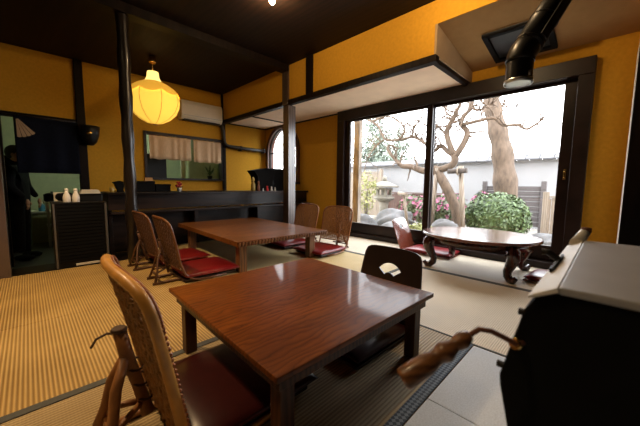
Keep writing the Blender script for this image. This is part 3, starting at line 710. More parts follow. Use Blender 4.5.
figurine('red_ornament', 'round red ornament on the counter before the black case', 3.085, 4.44, .85, 'redp')
figurine('white_ornament', 'larger white ornament next to the red one', 3.18, 4.44, .75, 'white')
figurine('white_ornament', 'small white ornament at the counter end near the square post', 3.26, 4.44, .6, 'paper')
# ------------------------------------------------------------------ air conditioner + pipe
ac = thing('air_conditioner', 'white wall air conditioner above the serving window', 'air conditioner', (2.10, BY, 2.09))
part(MB().prism([(0, 0), (-.16, .01), (-.205, .06), (-.21, .28), (-.18, .355), (0, .365)], lambda a, b, q: (q, a, b), 0, .80, ), 'body', 'acw', ac, .008)
part(MB().box(.05, .75, -.195, -.07, -.012, .012), 'flap', 'black', ac, .004)
part(MB().box(.03, .77, -.216, -.205, .075, .082), 'panel_line', 'greymetal', ac)
pp = [(2.905, 5.85, 2.10), (2.945, 5.85, 2.07), (2.965, 5.85, 1.99), (2.975, 5.85, 1.86), (2.99, 5.85, 1.76), (3.03, 5.85, 1.705), (3.10, 5.85, 1.685), (3.4, 5.85, 1.675), (3.75, 5.85, 1.665), (4.05, 5.85, 1.66)]
t = thing('drain_pipe', 'glossy dark curved pipe running from the air conditioner to the arched window', 'pipe', (0, 0, 0))
part(MB().tube(pp, .04, 12), 'pipe', 'log', t)
for x in (3.35, 3.95): part(MB().box(x, x+.03, 5.80, BY-.004, 1.615, 1.72), 'bracket', 'black', t, .003)
# wall lamp on the door post
t = thing('wall_lamp', 'dark oval wall lamp fixed to the door post', 'lamp', (.73, 5.80, 1.655))
part(MB().lathe([(.0, -.19), (.05, -.185), (.095, -.13), (.125, -.03), (.14, .10), (.13, .105), (.0, .10)], 20), 'shell', 'black', t)
part(MB().ellip((-.01, -.085, -.01), (.055, .05, .045), 16, 10), 'lens', 'brass', t)
part(MB().box(-.05, .05, .03, .10, -.05, .05), 'bracket', 'black', t, .004)
# ------------------------------------------------------------------ noren, curtain
nr = thing('noren', 'dark navy doorway curtain with a beige folding-fan emblem', 'curtain', (-.10, 5.86, 0))
def cloth_y(x, z, a=.012, f=26): return a*sin(x*f)*(0.4+0.6*(1.8-z))
part(MB().grid(lambda u, v: (.02+.68*u, cloth_y(.68*u, 1.02+.78*v), 1.02+.78*v), 30, 8), 'cloth', 'noren', nr, thick=.004)
fan = MB(); c0 = Vector((.045, 0, 1.78))
for k in range(4):
    a0, a1 = R(-90+k*11), R(-90+k*11+9.5)
    g0, g1 = .03, .27
    q = [(c0.x+g*cos(a), c0.z+g*sin(a)) for g, a in ((g0, a0), (g1, a0), (g1+.006, (a0+a1)/2), (g1, a1), (g0, a1))]
    fan.prism(q, lambda a, b, s: (a, -s, b), .014, .017)
part(fan, 'fan_emblem', 'fanp', nr)
part(MB().tube([(-.09, .0, 1.803), (.69, .0, 1.803)], .010, 8), 'rod', 'log', nr)
def curtain(label, x0, x1, zb):
    t = thing('cafe_curtain', label, 'curtain', (0, BY-.045, 0), 0, 'beige curtains of the serving window')
    part(MB().grid(lambda u, v: (x0+(x1-x0)*u, .010*sin(u*(x1-x0)*44+1.5*sin(u*9))*(1-.5*v), zb+(1.745-zb)*v+.006*sin(u*21)*(1-v)), 60, 6), 'cloth', 'curtain', t, thick=.004)
    part(MB().tube([(x0-.01, 0, 1.75), (x1+.01, 0, 1.75)], .006, 8), 'rod', 'brass', t)
curtain('wider beige gathered curtain half of the serving window', 1.58, 2.31, 1.33)
curtain('narrower beige gathered curtain half of the serving window', 2.36, 2.93, 1.315)

# ------------------------------------------------------------------ lantern and bulbs
la = thing('pendant_lantern', 'glowing yellow onion-shaped fabric pendant lantern', 'lamp', (1.405, 4.90, 0))
LZ, LR = 2.115, .355
prof = [(.03, LZ-.345), (.11, LZ-.325), (.215, LZ-.265), (.30, LZ-.18), (.345, LZ-.08), (LR, LZ), (.337, LZ+.08), (.290, LZ+.15), (.21, LZ+.205), (.135, LZ+.245)]
part(MB().lathe(prof, 32, wob=lambda t, i: 1-.022*abs(sin(4*t))), 'shade', 'lampshade', la)
part(MB().lathe([(.137, LZ+.243), (.10, LZ+.285), (.082, LZ+.33), (.074, LZ+.40), (.05, LZ+.405)], 24), 'neck', 'lampneck', la)
vp = [(LR*.955+.006, LZ+.085), (.297, LZ+.152), (.217, LZ+.21), (.142, LZ+.25)]
vv = MB(); nn = 64; vs = []
for i in range(nn):
    a = 2*pi*i/nn; sc = .05*abs(sin(4*a))
    vs += [((LR*.985+.002)*cos(a)*(1-sc*.02), (LR*.985+.002)*sin(a), LZ+.095-sc*.9)]
for r, z in vp[1:]:
    vs += [(r*cos(2*pi*i/nn), r*sin(2*pi*i/nn), z) for i in range(nn)]
vv.add(vs, [(i*nn+j, i*nn+(j+1) % nn, (i+1)*nn+(j+1) % nn, (i+1)*nn+j) for i in range(3) for j in range(nn)], True)
part(vv, 'valance', 'valance', la)
for k in range(8):
    a = 2*pi*k/8
    part(MB().tube([((r+.003)*cos(a), (r+.003)*sin(a), z) for r, z in prof], .0032, 5), 'rib', 'orange', la)
part(MB().lathe([(.02, LZ-.36), (.034, LZ-.355), (.036, LZ-.335), (.02, LZ-.33)], 16), 'bottom_ring', 'orange', la)
part(MB().tube([(0, 0, LZ+.38), (0, 0, CZ-.02)], .008, 8), 'stem', 'brass', la)
part(MB().lathe([(.045, CZ-.10), (.05, CZ-.09), (.042, CZ-.005)], 16), 'ceiling_cap', 'brass', la)
def bulb(label, x, y, power, spot=False):
    t = thing('ceiling_bulb', label, 'lamp', (x, y, CZ), 0, 'warm ceiling bulbs')
    part(MB().lathe([(.05, -.02), (.055, -.012), (.055, 0)], 18), 'base', 'black', t)
    part(MB().lathe([(.0, -.088), (.018, -.084), (.030, -.066), (.028, -.048), (.016, -.03), (.014, -.02)], 16), 'globe', 'bulb', t)
    l = bpy.data.lights.new('bulb_light', 'SPOT' if spot else 'POINT')
    if spot: l.spot_size = R(115); l.spot_blend = 0.6
    l.energy = power*LAMP; l.color = (1.0, .68, .36); l.shadow_soft_size = .03
    lo = bpy.data.objects.new('bulb_light', l); COL.objects.link(lo); lo.parent = t; lo.location = (0, 0, -.13)
bulb('small lit ceiling bulb between the square and the carved table', 1.81, 2.50, 26)
bulb('small lit ceiling bulb over the doorway end of the tatami', -.25, 2.75, 190, True)
bulb('small lit ceiling bulb in front of the orange header wall', 2.3, 1.05, 34)
bulb('small lit ceiling bulb over the grey felt floor', -.4, 1.3, 50, True)

# ------------------------------------------------------------------ duct
du = thing('exhaust_duct', 'black exhaust duct with elbow and steel rim under the sloping ceiling', 'duct', (0, 0, 0))
d0 = Vector((2.43, .512, 1.605)); d1 = Vector((2.43, .512, 1.775)); d2 = d1+(CP+ray(557, 0)/FPX*2.0-d1)*2.25; dr = (d2-d1).normalized()
pts = [d0, d1-Vector((0, 0, .03))]
for k in range(1, 6):
    f = k/6; pts.append((d1-Vector((0, 0, .07))*(1-f)).lerp(d1+dr*.07, f) if False else ((1-f)**2*(d1-Vector((0, 0, .03))) + 2*f*(1-f)*(d1+Vector((0, 0, .02))) + f*f*(d1+dr*.09)))
pts.append(d1+dr*.09)
part(MB().tube([d0, d0.lerp(d1, .5), d1-Vector((0, 0, .03))], .080, 28, caps=False), 'outlet', 'duct', du)
part(MB().lathe([(.074, .001), (.074, .05), (.0, .051)], 28, d0), 'liner', 'steel', du)
part(MB().box(d0.x-.07, d0.x+.07, d0.y-.003, d0.y+.003, d0.z+.004, d0.z+.03), 'vane', 'steel', du)
part(MB().tube(pts[1:], .086, 28), 'elbow', 'duct', du)
part(MB().tube([d1+dr*.09, d1+dr*.5, d2], .086, 28), 'pipe', 'duct', du)
for s in (.11, .30): part(MB().tube([d1+dr*s, d1+dr*(s+.014)], .089, 28), 'seam_ring', 'duct', du)
part(MB().lathe([(.082, .0), (.086, -.004), (.086, .022), (.082, .024), (.072, .02), (.072, 0), (.082, 0)], 28, d0), 'rim', 'steel', du)
sd = dr.cross(Vector((0, 0, 1))).normalized()
for s in (-1, 1):
    part(MB().beam(d1+dr*.12+sd*s*.104, d2+sd*s*.104, .012, .055), 'rail', 'duct', du, .002)
    part(MB().tube([d0+sd*s*.083+Vector((0, 0, .03)), d0+sd*s*.083+Vector((0, 0, .06))], .008, 8), 'clip', 'steel', du)
# plate on the sloping ceiling
def slope_hit(x, y):
    d = ray(x, y); k = (2.32-2.515)/(WX+.1-HX-.01)       # z = 2.515 + k (X-3.01)
    s = (2.515+k*(0-HX-.01)-HC)/(d.z-k*d.x); return CP+d*s
cs = [slope_hit(*q) for q in ((482, 33), (495, 61), (560, 44), (549, 15))]
nn_ = (cs[1]-cs[0]).cross(cs[3]-cs[0]).normalized(); nn_ = nn_ if nn_.z < 0 else -nn_
cx_ = sum((c.x for c in cs))/4; cy_ = sum((c.y for c in cs))/4
hx_ = (abs(cs[1].x-cs[0].x)+abs(cs[2].x-cs[3].x))/4; hy_ = (abs(cs[3].y-cs[0].y)+abs(cs[2].y-cs[1].y))/4
SK = (2.32-2.515)/(WX+.1-HX-.01)
def sp(x, y, o): return (x, y, 2.515+SK*(x-HX-.01)-o)
pt = thing('ceiling_plate', 'square black framed plate on the sloping ceiling behind the duct', 'plate', (0, 0, 0))
def slab_on_slope(x0, x1, y0, y1, o0, o1):
    return MB().add([sp(x, y, o) for o in (o0, o1) for x, y in ((x0, y0), (x1, y0), (x1, y1), (x0, y1))], [(0, 1, 2, 3), (7, 6, 5, 4), (0, 4, 5, 1), (1, 5, 6, 2), (2, 6, 7, 3), (3, 7, 4, 0)])
part(slab_on_slope(cx_-hx_, cx_+hx_, cy_-hy_, cy_+hy_, .002, .012), 'sheet', 'greymetal' if False else 'duct', pt)
for a in ((cx_-hx_, cx_+hx_, cy_-hy_, cy_-hy_+.05), (cx_-hx_, cx_+hx_, cy_+hy_-.05, cy_+hy_), (cx_-hx_, cx_-hx_+.05, cy_-hy_+.05, cy_+hy_-.05), (cx_+hx_-.05, cx_+hx_, cy_-hy_+.05, cy_+hy_-.05)):
    part(slab_on_slope(*a, .012, .035), 'rim', 'blackm', pt)

# ------------------------------------------------------------------ cranked machine in the foreground
mc = thing('cranked_machine', 'black iron hand-cranked machine with grey metal top and cream side flap', 'machine', (0, 0, 0))
CY = -.09
hp = [(.043, .740), (.074, .722), (.086, .702), (.1135, .578), (.112, .560), (.097, .490), (.06, .40), (.02, .36)]
full = [(a, b) for a, b in hp] + [(2*CY-a, b) for a, b in reversed(hp)]
part(MB().prism(full, lambda a, b, q: (q, a, b), .555, 1.085), 'body', 'blackm', mc, .004)
part(MB().box(.548, 1.10, 2*CY-.045, .045, .741, .752), 'top_plate', 'greymetal', mc, .003)
fp = MB().prism([(.046, .752), (.080, .731), (.082, .725), (.044, .744)], lambda a, b, q: (q, a, b), .545, 1.10)
fo = part(fp, 'side_flap', 'cream', mc, .001)
part(MB().beam((.70, .072, .741), (.86, .068, .743), .004, .008), 'slot', 'black', fo)
part(MB().tube([(.80, .066, .742), (.80, .088, .758), (.80, .10, .757)], .007, 8), 'lever', 'black', fo)
part(MB().tube([(1.08, .06, .742), (1.13, .052, .757), (1.15, .046, .770)], [.016, .014, .013], 10), 'flap_knob', 'cream', fo)
part(MB().lathe([(.013, 0), (.012, .012), (.0, .015)], 10, (1.15, .044, .770)), 'knob_tip', 'rust', fo)
for q in ((523, 312), (501, 364)):
    p = px(*q, .57); part(MB().tube([p+Vector((0, -.02, 0)), p+Vector((0, .006, 0))], .006, 8), 'bolt', 'black', mc)
for x in (.60, 1.04):
    for y in (.03, 2*CY-.03): part(MB().beam((x, CY+(y-CY)*.75, .40), (x, y+(.06 if y > CY else -.06), 0), .03, .03), 'leg', 'black', mc, .003)
h0, h1 = Vector((.492, .145, .660)), Vector((.405, .214, .590)); hd = (h1-h0).normalized(); L = (h1-h0).length
part(MB().tube([(.575, .07, .648), (.545, .092, .646), (.530, .104, .657), (.514, .120, .668), (.500, .134, .671), h0, h0+hd*.02], .0042, 8), 'crank_rod', 'rust', mc)
part(MB().tube([(.57, .085, .640), (.545, .094, .645)], .009, 10), 'crank_boss', 'brass', mc)
prof = [(.0, .008), (.06, .0115), (.12, .0135), (.18, .0115), (.22, .0095), (.28, .0125), (.36, .0165), (.42, .0150), (.47, .0120), (.53, .0125), (.58, .0150), (.64, .0165), (.80, .0172), (.95, .0175), (.985, .0165), (1.0, .012)]
part(MB().tube([h0+hd*(L*a) for a, r in prof], [r for a, r in prof], 20), 'grip', 'grip', mc)

# ------------------------------------------------------------------ person in the doorway
def skin_body(name, joints, edges, mat, parent, sub=2, root=0):
    me = bpy.data.meshes.new(name); me.from_pydata([j[:3] for j in joints], edges, [])
    o = bpy.data.objects.new(name, me); COL.objects.link(o); o.parent = parent
    md = o.modifiers.new('skin', 'SKIN'); 
    for i, j in enumerate(joints):
        s = me.skin_vertices[0].data[i]; s.radius = (j[3], j[4] if len(j) > 4 else j[3]); s.use_root = (i == root)
    md2 = o.modifiers.new('sub', 'SUBSURF'); md2.levels = sub; md2.render_levels = sub
    me.materials.append(M[mat]); return o
pe = thing('person', 'person in black clothes standing behind the navy doorway curtain', 'person', (-.10, 6.36, -.30), R(-20))
J = [(0, 0, .92, .15, .13), (0, 0, 1.10, .14, .125), (0, 0, 1.30, .155, .13), (-.01, 0, 1.43, .07, .07), (-.015, 0, 1.50, .05, .05),
     (0, .19, 1.38, .065), (.02, .25, 1.12, .05), (.14, .20, .95, .04), (0, -.19, 1.38, .065), (.02, -.25, 1.12, .05), (.14, -.20, .95, .04),
     (0, .09, .86, .10), (.01, .11, .50, .07), (-.01, .12, .12, .055), (0, -.09, .86, .10), (.02, -.11, .50, .07), (.02, -.13, .12, .055)]
E_ = [(0, 1), (1, 2), (2, 3), (3, 4), (2, 5), (5, 6), (6, 7), (2, 8), (8, 9), (9, 10), (0, 11), (11, 12), (12, 13), (0, 14), (14, 15), (15, 16)]
skin_body('body', J, E_, 'cloth', pe)
hd_ = part(MB().ellip((.01, 0, 1.60), (.095, .075, .12), 20, 14, lambda p: 1-.12*max(0, -p.z)*(1-max(0, p.x))), 'head', 'skin', pe)
part(MB().ellip((.10, 0, 1.585), (.02, .014, .022), 8, 6), 'nose', 'skin', hd_)
for s in (-1, 1):
    part(MB().ellip((.0, s*.078, 1.59), (.018, .010, .028), 8, 6), 'ear', 'skin', hd_)
    part(MB().ellip((.088, s*.03, 1.605), (.010, .012, .007), 8, 6), 'eye', 'blackm', hd_)
part(MB().ellip((.088, 0, 1.545), (.010, .024, .006), 8, 6), 'mouth', 'redp', hd_)
part(MB().ellip((-.012, 0, 1.628), (.102, .086, .112), 18, 12, lambda p: 1-.25*max(0, p.x)*max(0, -p.z+.3)), 'hair', 'hair', pe)
for s in (-1, 1):
    w0 = Vector((.15, s*.195, .93))
    hnd = MB().ellip(w0+Vector((.02, 0, -.045)), (.020, .038, .05), 12, 8)
    for k in range(4):
        b0 = w0+Vector((.02, (-.028+.018*k), -.08)); ln = (.060, .070, .066, .050)[k]
        hnd.tube([b0, b0+Vector((.004, 0, -ln*.5)), b0+Vector((-.008, 0, -ln))], [.009, .0085, .007], 7)
    hnd.tube([w0+Vector((.02, -s*.03, -.03)), w0+Vector((.035, -s*.05, -.055)), w0+Vector((.04, -s*.052, -.08))], [.011, .010, .008], 7)
    part(hnd, 'hand', 'skin', pe)
    part(MB().ellip((.055, s*.125, .045), (.13, .048, .05), 14, 8, lambda p: 1 if p.z > 0 else .9), 'shoe', 'blackm', pe)

# ------------------------------------------------------------------ kitchen fittings
t = thing('darkening_rack', 'added dark rack blacking out the kitchen behind the person', 'rack', (-1.0, 7.0, -.30))  # added to blacken the kitchen view left of the person
part(MB().box(0, .98, .02, .40, 0, 1.62), 'body', 'blackm', t, .006)
for k in range(3): part(MB().box(.02, .96, 0, .02, .06+.52*k, .54+.52*k), 'door', 'blackm', t, .004)
q0, q1 = py(33, 246, 7.9), py(49, 222, 7.9)
t = thing('kitchen_cabinet', 'pale green kitchen cabinet behind the person', 'cabinet', (q0.x, 7.9, -.30))
part(MB().box(0, .32, 0, .5, 0, .58), 'body', 'kcab', t, .005); part(MB().box(-.015, .335, -.02, .5, .58, .61), 'worktop', 'white', t, .003)
part(MB().box(.02, .30, -.012, 0, .04, .54), 'door', 'kcab', t, .003)
bottle('detergent_bottle', 'blue plastic bottle on the pale green kitchen cabinet', 'bottle', (q0.x+.17, 8.0, .31), [(.045, 0), (.05, .01), (.05, .10), (.03, .13), (.018, .15)], 'blue', None, ([(.02, .15), (.02, .185), (.012, .19)], 'white'))
s0 = py(44, 200, 7.2); s1 = py(75, 200, 7.2)
t = thing('kitchen_bench', 'dark kitchen bench with pale edge behind the doorway curtain', 'bench', (s0.x, 7.2, -.30))
part(MB().box(0, 1.15, 0, .6, 1.0+s0.z-.77, 1.03+s0.z-.77), 'worktop', 'kcab', t, .003)
for x in (.02, 1.09): part(MB().box(x, x+.04, .03, .07, 0, 1.0+s0.z-.77), 'leg', 'steel', t, .002)
part(MB().box(.02, 1.13, .30, .57, .35, .38), 'shelf', 'steel', t)
zt = -.30+1.03+s0.z-.77
t = thing('cooking_pot', 'dark lidded cooking pot on the kitchen bench', 'pot', (s0.x+.12, 7.42, zt))
part(MB().lathe([(.10, 0), (.12, .02), (.12, .12), (.125, .125)], 20), 'body', 'black', t); part(MB().lathe([(.125, .126), (.09, .15), (.02, .165), (.02, .185), (.0, .19)], 20), 'lid', 'black', t)
t = thing('refrigerator', 'dark refrigerator silhouette behind the serving window', 'fridge', (1.45, 6.55, -.30))
part(MB().box(0, .62, .02, .6, 0, 1.78), 'body', 'black', t, .01); part(MB().box(.01, .61, 0, .018, .60, 1.76), 'door', 'black', t, .006); part(MB().box(.01, .61, 0, .018, .03, .58), 'drawer', 'black', t, .006)
part(MB().tube([(.56, -.03, .75), (.56, -.03, 1.3)], .01, 8), 'handle', 'steel', t)
t = thing('upright_panel', 'white upright panel in the kitchen behind the serving window', 'panel', (2.62, 7.3, -.30)); part(MB().box(0, .10, 0, .05, 0, 2.6), 'panel', 'white', t, .003); part(MB().box(-.02, .12, -.02, .07, 0, .05), 'foot', 'white', t)
t = thing('tall_cupboard', 'pale green tall cupboard behind the serving window', 'cupboard', (2.90, 7.6, -.30))
part(MB().box(0, .75, 0, .45, 0, 2.1), 'body', 'kcab', t, .004)
for k in range(2): part(MB().box(.02+.365*k, .365+.365*k, -.015, 0, .05, 2.05), 'door', 'kcab', t, .004)
t = thing('kitchen_plant', 'dark leafy pot plant on the kitchen side of the serving window', 'plant', (2.84, 6.25, .985-.0))
part(MB().lathe([(.04, 0), (.055, .07), (.058, .075)], 14), 'pot', 'black', t)
lf = MB()
for k in range(26):
    a = random.uniform(0, 6.28); r = random.uniform(.05, .13); z = random.uniform(.12, .32)
    b = Vector((0, 0, .07)); e = Vector((r*cos(a), r*sin(a), z)); w_ = Vector((-sin(a), cos(a), 0))*.014
    m_ = b.lerp(e, .6)+Vector((0, 0, .02)); lf.add([b, m_+w_, e, m_-w_], [(0, 1, 2, 3)])
o = part(lf, 'leaves', 'green', t); o['kind'] = 'stuff'
struct(MB().box(2.35, 3.05, 6.08, 6.40, .93, .985), 'trim_17', 'frame', 'dark kitchen-side shelf of the serving window', 'trim')

# ------------------------------------------------------------------ garden
GZ = -.22
def rnd(a, b): return random.uniform(a, b)
struct(MB().grid(lambda u, v: (4.22+20*u, -12+32*v, GZ-.0+.05*sin(u*60)*sin(v*70)*(1 if u > .03 else 0)-.03), 60, 60), 'ground', 'soil', 'bare garden soil outside the window', 'ground')
struct(MB().box(4.19, 4.95, -1.0, 4.6, -.26, -.12), 'paving', plain('pale_concrete', (0.55, 0.54, 0.52), 0.9, var=0.08), 'pale stone step outside the garden window', 'paving', .01)
# plastered garden wall with tile coping
GX = 9.6
gw = thing('garden_wall', 'white plastered garden wall with grey tile coping', 'wall', (GX, 0, GZ), kind='structure')
zc = px(558, 161, GX).z-GZ
part(MB().box(0, .18, -4, 12, -.1, zc), 'wall_face', 'gwall', gw)
part(MB().box(-.06, .24, -4, 12, zc, zc+.05), 'coping_base', 'gwall', gw)
rfm = None
for k in range(54):
    y = -4+.3*k
    mb_ = MB().prism([(-.20, zc+.05), (.09, zc+.20), (.38, zc+.05), (.38, zc+.08), (.09, zc+.235), (-.20, zc+.08)], lambda a, b, q: (a, q, b), 0, .285)
    if rfm is None: o = part(mb_, 'coping_tile', 'roof', gw); rfm = o.data
    else: o = bpy.data.objects.new('coping_tile', rfm); COL.objects.link(o); o.parent = gw
    o.location = (0, y, 0)
# plank fence behind the round shrub
def fence(label, X, ya, yb, z0, z1, nb, mat, vertical, postm='plank'):
    t = thing('plank_fence', label, 'fence', (X, 0, GZ))
    z0 -= GZ; z1 -= GZ
    if vertical:
        nn = max(2, int((yb-ya)/nb))
        for k in range(nn):
            a = ya+(yb-ya)*k/nn; part(MB().box(0, .025, a+.004, a+(yb-ya)/nn-.004, z0, z1-rnd(0, .03)), 'plank', mat, t)
        part(MB().box(.025, .06, ya, yb, z0+(z1-z0)*.75, z0+(z1-z0)*.75+.06), 'rail', mat, t)
        part(MB().box(-.03, .06, ya, yb, z1, z1+.035), 'cap_rail', postm, t)
    else:
        nn = int((z1-z0)/nb)
        for k in range(nn):
            part(MB().box(rnd(0, .006), .03, ya, yb, z0+(z1-z0)*k/nn+.006, z0+(z1-z0)*(k+1)/nn-.004), 'plank', mat, t)
    for y in (ya, yb): part(MB().box(-.05, .06, y-.05, y+.05, -.1, z1+.12), 'post', postm, t, .006)
    return t
a = px(500, 186, 8.6); b = px(541, 222, 8.6)
fence('weathered grey plank fence behind the round clipped shrub', 8.6, b.y, a.y+.35, GZ+.15, a.z, .115, 'plank', False)
a = px(363, 150, 8.9); b = px(382, 150, 8.9)
fence('tall pale board fence behind the yellow-leaved bush', 8.9, b.y, a.y+.7, GZ, 1.35, .16, 'postw', True, 'postw')
a = px(395, 193, 8.8); b = px(425, 193, 8.8)
fence('low reddish brown board fence behind the stone lantern', 8.8, b.y-.6, a.y+.3, GZ, a.z, .13, 'redfence', True, 'redfence')
a = px(546, 200, 7.6); b = px(553, 200, 7.6)
fence('short bamboo-coloured fence at the window edge', 7.6, b.y-1.0, a.y, GZ, a.z+.05, .09, 'postw', True, 'postw')
# posts close to the window
o_ = px(357, 200, 4.55)
t = thing('veranda_post', 'pale wooden veranda post outside the left pane', 'post', (4.55, o_.y, GZ)); part(MB().box(-.05, .05, -.06, .075, .05, 2.7), 'shaft', 'postw', t, .008); part(MB().box(-.09, .09, -.10, .11, 0, .06), 'base_stone', 'stone', t, .012)
# stone lantern
q = px(383.5, 213, 8.0)
t = thing('stone_lantern', 'weathered granite garden lantern with upturned roof', 'stone lantern', (8.0, q.y, GZ))
k_ = (px(383, 176, 8.0).z-GZ)/1.30
part(MB().lathe([(.30*k_, 0), (.30*k_, .10*k_), (.22*k_, .14*k_)], 6), 'base', 'stone', t)
part(MB().lathe([(.14*k_, .13*k_), (.12*k_, .35*k_), (.14*k_, .56*k_)], 14), 'shaft', 'stone', t)
part(MB().lathe([(.15*k_, .55*k_), (.29*k_, .64*k_), (.29*k_, .70*k_)], 6), 'platform', 'stone', t)
fb = MB()
for sx in (-1, 1):
    for sy in (-1, 1): fb.box(sx*.13*k_-.04, sx*.13*k_+.04, sy*.13*k_-.04, sy*.13*k_+.04, .70*k_, .95*k_)
fb.box(-.17*k_, .17*k_, -.17*k_, .17*k_, .70*k_, .75*k_).box(-.17*k_, .17*k_, -.17*k_, .17*k_, .90*k_, .95*k_)
part(fb, 'fire_box', 'stone', t)
part(MB().lathe([(.40*k_, .97*k_), (.42*k_, 1.0*k_), (.27*k_, 1.06*k_), (.10*k_, 1.14*k_), (.06*k_, 1.16*k_)], 6), 'roof', 'stone', t)
part(MB().lathe([(.05*k_, 1.15*k_), (.08*k_, 1.20*k_), (.06*k_, 1.27*k_), (.0, 1.33*k_)], 10), 'finial', 'stone', t)
# water ladle spout of bamboo leaning near lantern
a = px(404, 195, 6.4); b = px(409, 213, 6.4)
t = thing('bamboo_spout', 'pale bamboo water spout leaning by the rocks', 'spout', (6.4, b.y, GZ))
part(MB().tube([(0, 0, .0), (.0, (a.y-b.y), a.z-GZ)], .035, 10), 'upright', 'postw', t); part(MB().tube([(-.1, a.y-b.y-.12, a.z-GZ+.0), (.05, a.y-b.y+.16, a.z-GZ+.04)], .05, 10), 'spout', 'postw', t)
# rocks
def rock(label, x, y, r, h, seed):
    rs = random.Random(seed); ph = [(rs.uniform(1, 4), rs.uniform(1, 4), rs.uniform(1, 4), rs.uniform(0, 6)) for _ in range(5)]
    t = MB().ellip((0, 0, 0), (r[0], r[1], h), 28, 16, lambda p: 1+.09*sum(sin(a*p.x*2+b*p.y*2+c*p.z*2+d) for a, b, c, d in ph)/1.6).build('garden_rock', 'rock')
    t.location = (x, y, GZ+h*.25); tag(t, label, 'rock', 'garden rocks'); return t
q = px(386, 214, 7.0); rock('broad pale garden rock in front of the stone lantern', 7.2, q.y-.15, (.5, .52), .36, 1)
q = px(362, 221, 5.9); rock('pale garden rock at the foot of the yellow-leaved bush', 5.9, q.y, (.38, .36), .30, 2)
q = px(394, 222, 5.7); rock('low garden rock between the lantern and the bamboo spout', 5.7, q.y, (.34, .34), .26, 3)
q = px(445, 222, 6.1); rock('flat grey rock under the crooked tree', 6.05, q.y, (.24, .34), .34, 4)
q = px(545, 226, 6.6); rock('small pale rock beside the grey plank fence', 6.6, q.y, (.24, .24), .22, 5)
# foliage helper
def leaves(mb, c, r, n, size, shell=.75, rs=random):
    for _ in range(n):
        while True:
            p = Vector((rs.uniform(-1, 1), rs.uniform(-1, 1), rs.uniform(-1, 1)))
            if shell*shell < p.length_squared < 1: break
        q = Vector(c)+Vector((p.x*r[0], p.y*r[1], p.z*r[2]))
        nrm = (p.normalized()+Vector((rs.uniform(-.8, .8), rs.uniform(-.8, .8), rs.uniform(-.4, .9)))).normalized()
        a = nrm.orthogonal().normalized(); a = (Matrix.Rotation(rs.uniform(0, 6.28), 3, nrm) @ a); b = nrm.cross(a)
        s = size*rs.uniform(.6, 1.3)
        mb.add([q-a*s, q-b*s*.45+nrm*s*.1, q+a*s, q+b*s*.45+nrm*s*.1], [(0, 1, 2, 3)])
def bush(name, label, cat, loc, blobs, n, size, mat, flowers=0, fm='pink', stem='bark2', group=None, fs=.05, shell=.7):
    t = thing(name, label, cat, loc, 0, group)
    mb = MB(); rs = random.Random(hash(label) % 1000 if False else len(label)*7)
    tot = sum(b[3]*b[4]*b[5] for b in blobs)
    for b in blobs: leaves(mb, b[:3], b[3:], int(n*b[3]*b[4]*b[5]/tot)+20, size, shell, rs)
    o = part(mb, 'foliage', mat, t); o['kind'] = 'stuff'
    st = MB()
    for b in blobs: st.tube([(b[0]*.2, b[1]*.2, 0), (b[0]*.6, b[1]*.6, b[2]*.5), b[:3]], [.03, .02, .008], 6)
    part(st, 'stems', stem, t)
    if flowers:
        fmb = MB()
        for k in range(flowers):
            b = rs.choice(blobs); d = Vector((rs.uniform(-1, .3), rs.uniform(-1, 1), rs.uniform(-.5, 1))).normalized()
            c = Vector(b[:3])+Vector((d.x*b[3], d.y*b[4], d.z*b[5]))*1.0
            for j in range(5):
                aa = 2*pi*j/5+rs.uniform(0, 1); u = d.orthogonal().normalized(); v = d.cross(u)
                e = u*cos(aa)+v*sin(aa); fmb.add([c, c+(e*cos(.5)+(v*cos(aa)-u*sin(aa))*.5)*fs+d*fs*.3, c+e*fs*1.5+d*fs*.5, c+(e*cos(.5)-(v*cos(aa)-u*sin(aa))*.5)*fs+d*fs*.3], [(0, 1, 2, 3)])
        o = part(fmb, 'blossoms', fm, t); o['kind'] = 'stuff'
    return t
# clipped round shrub
a, b, c = px(466, 212, 6.9), px(531, 212, 6.9), px(498, 192, 6.9)
cy = (a.y+b.y)/2; ry = (a.y-b.y)/2; top = c.z-GZ
t = bush('clipped_shrub', 'round clipped green shrub in front of the grey plank fence', 'shrub', (6.9, cy, GZ), [(0, 0, top*.52, ry*.9, ry, top*.48), (0, ry*.3, top*.45, ry*.7, ry*.75, top*.42), (0, -ry*.35, top*.42, ry*.65, ry*.72, top*.40)], 5200, .045, 'leaf', shell=.8)
core = part(MB().ellip((0, 0, top*.48), (ry*.78, ry*.86, top*.40), 20, 12), 'inner_foliage', 'leaf', t)
# azaleas
for k, (u, v, X, r, hh, lab, fl_) in enumerate(((412, 205, 8.1, .40, .85, 'pink azalea bush behind the bamboo spout', 60), (434, 203, 6.95, .40, .80, 'pink azalea bush between window mullion and crooked tree', 55), (449, 205, 7.9, .42, .95, 'pink azalea bush right behind the crooked tree trunk', 60), (481, 197, 8.3, .22, 1.0, 'pink azalea bush touching the round clipped shrub', 50))):
    q = px(u, v, X)
    bush('azalea_bush', lab, 'bush', (X, q.y, GZ), [(0, 0, hh*.6, r*.8, r*.8, hh*.4), (0, r*.5, hh*.5, r*.6, r*.6, hh*.42), (0, -r*.5, hh*.55, r*.6, r*.6, hh*.42)], 1500, .05, 'leaf2', fl_, group='pink azaleas', fs=.042)
for k, (u, X, hh, lab) in enumerate(((367, 7.0, 1.5, 'thin yellow-green leafy bush next to the board fence'), (421, 5.25, .40, 'low yellow-green plant beside the window mullion'), (446, 5.45, .34, 'low yellow-green plant in front of the crooked tree'))):
    q = px(u, 205, X); w_ = .32 if k == 0 else .22
    bush('yellow_bush', lab, 'bush', (X, q.y, GZ), [(0, 0, hh*.75, w_, w_, hh*.28), (0, .1, hh*.42, w_*.9, w_, hh*.25)], 420, .05, 'leafy', shell=.2)
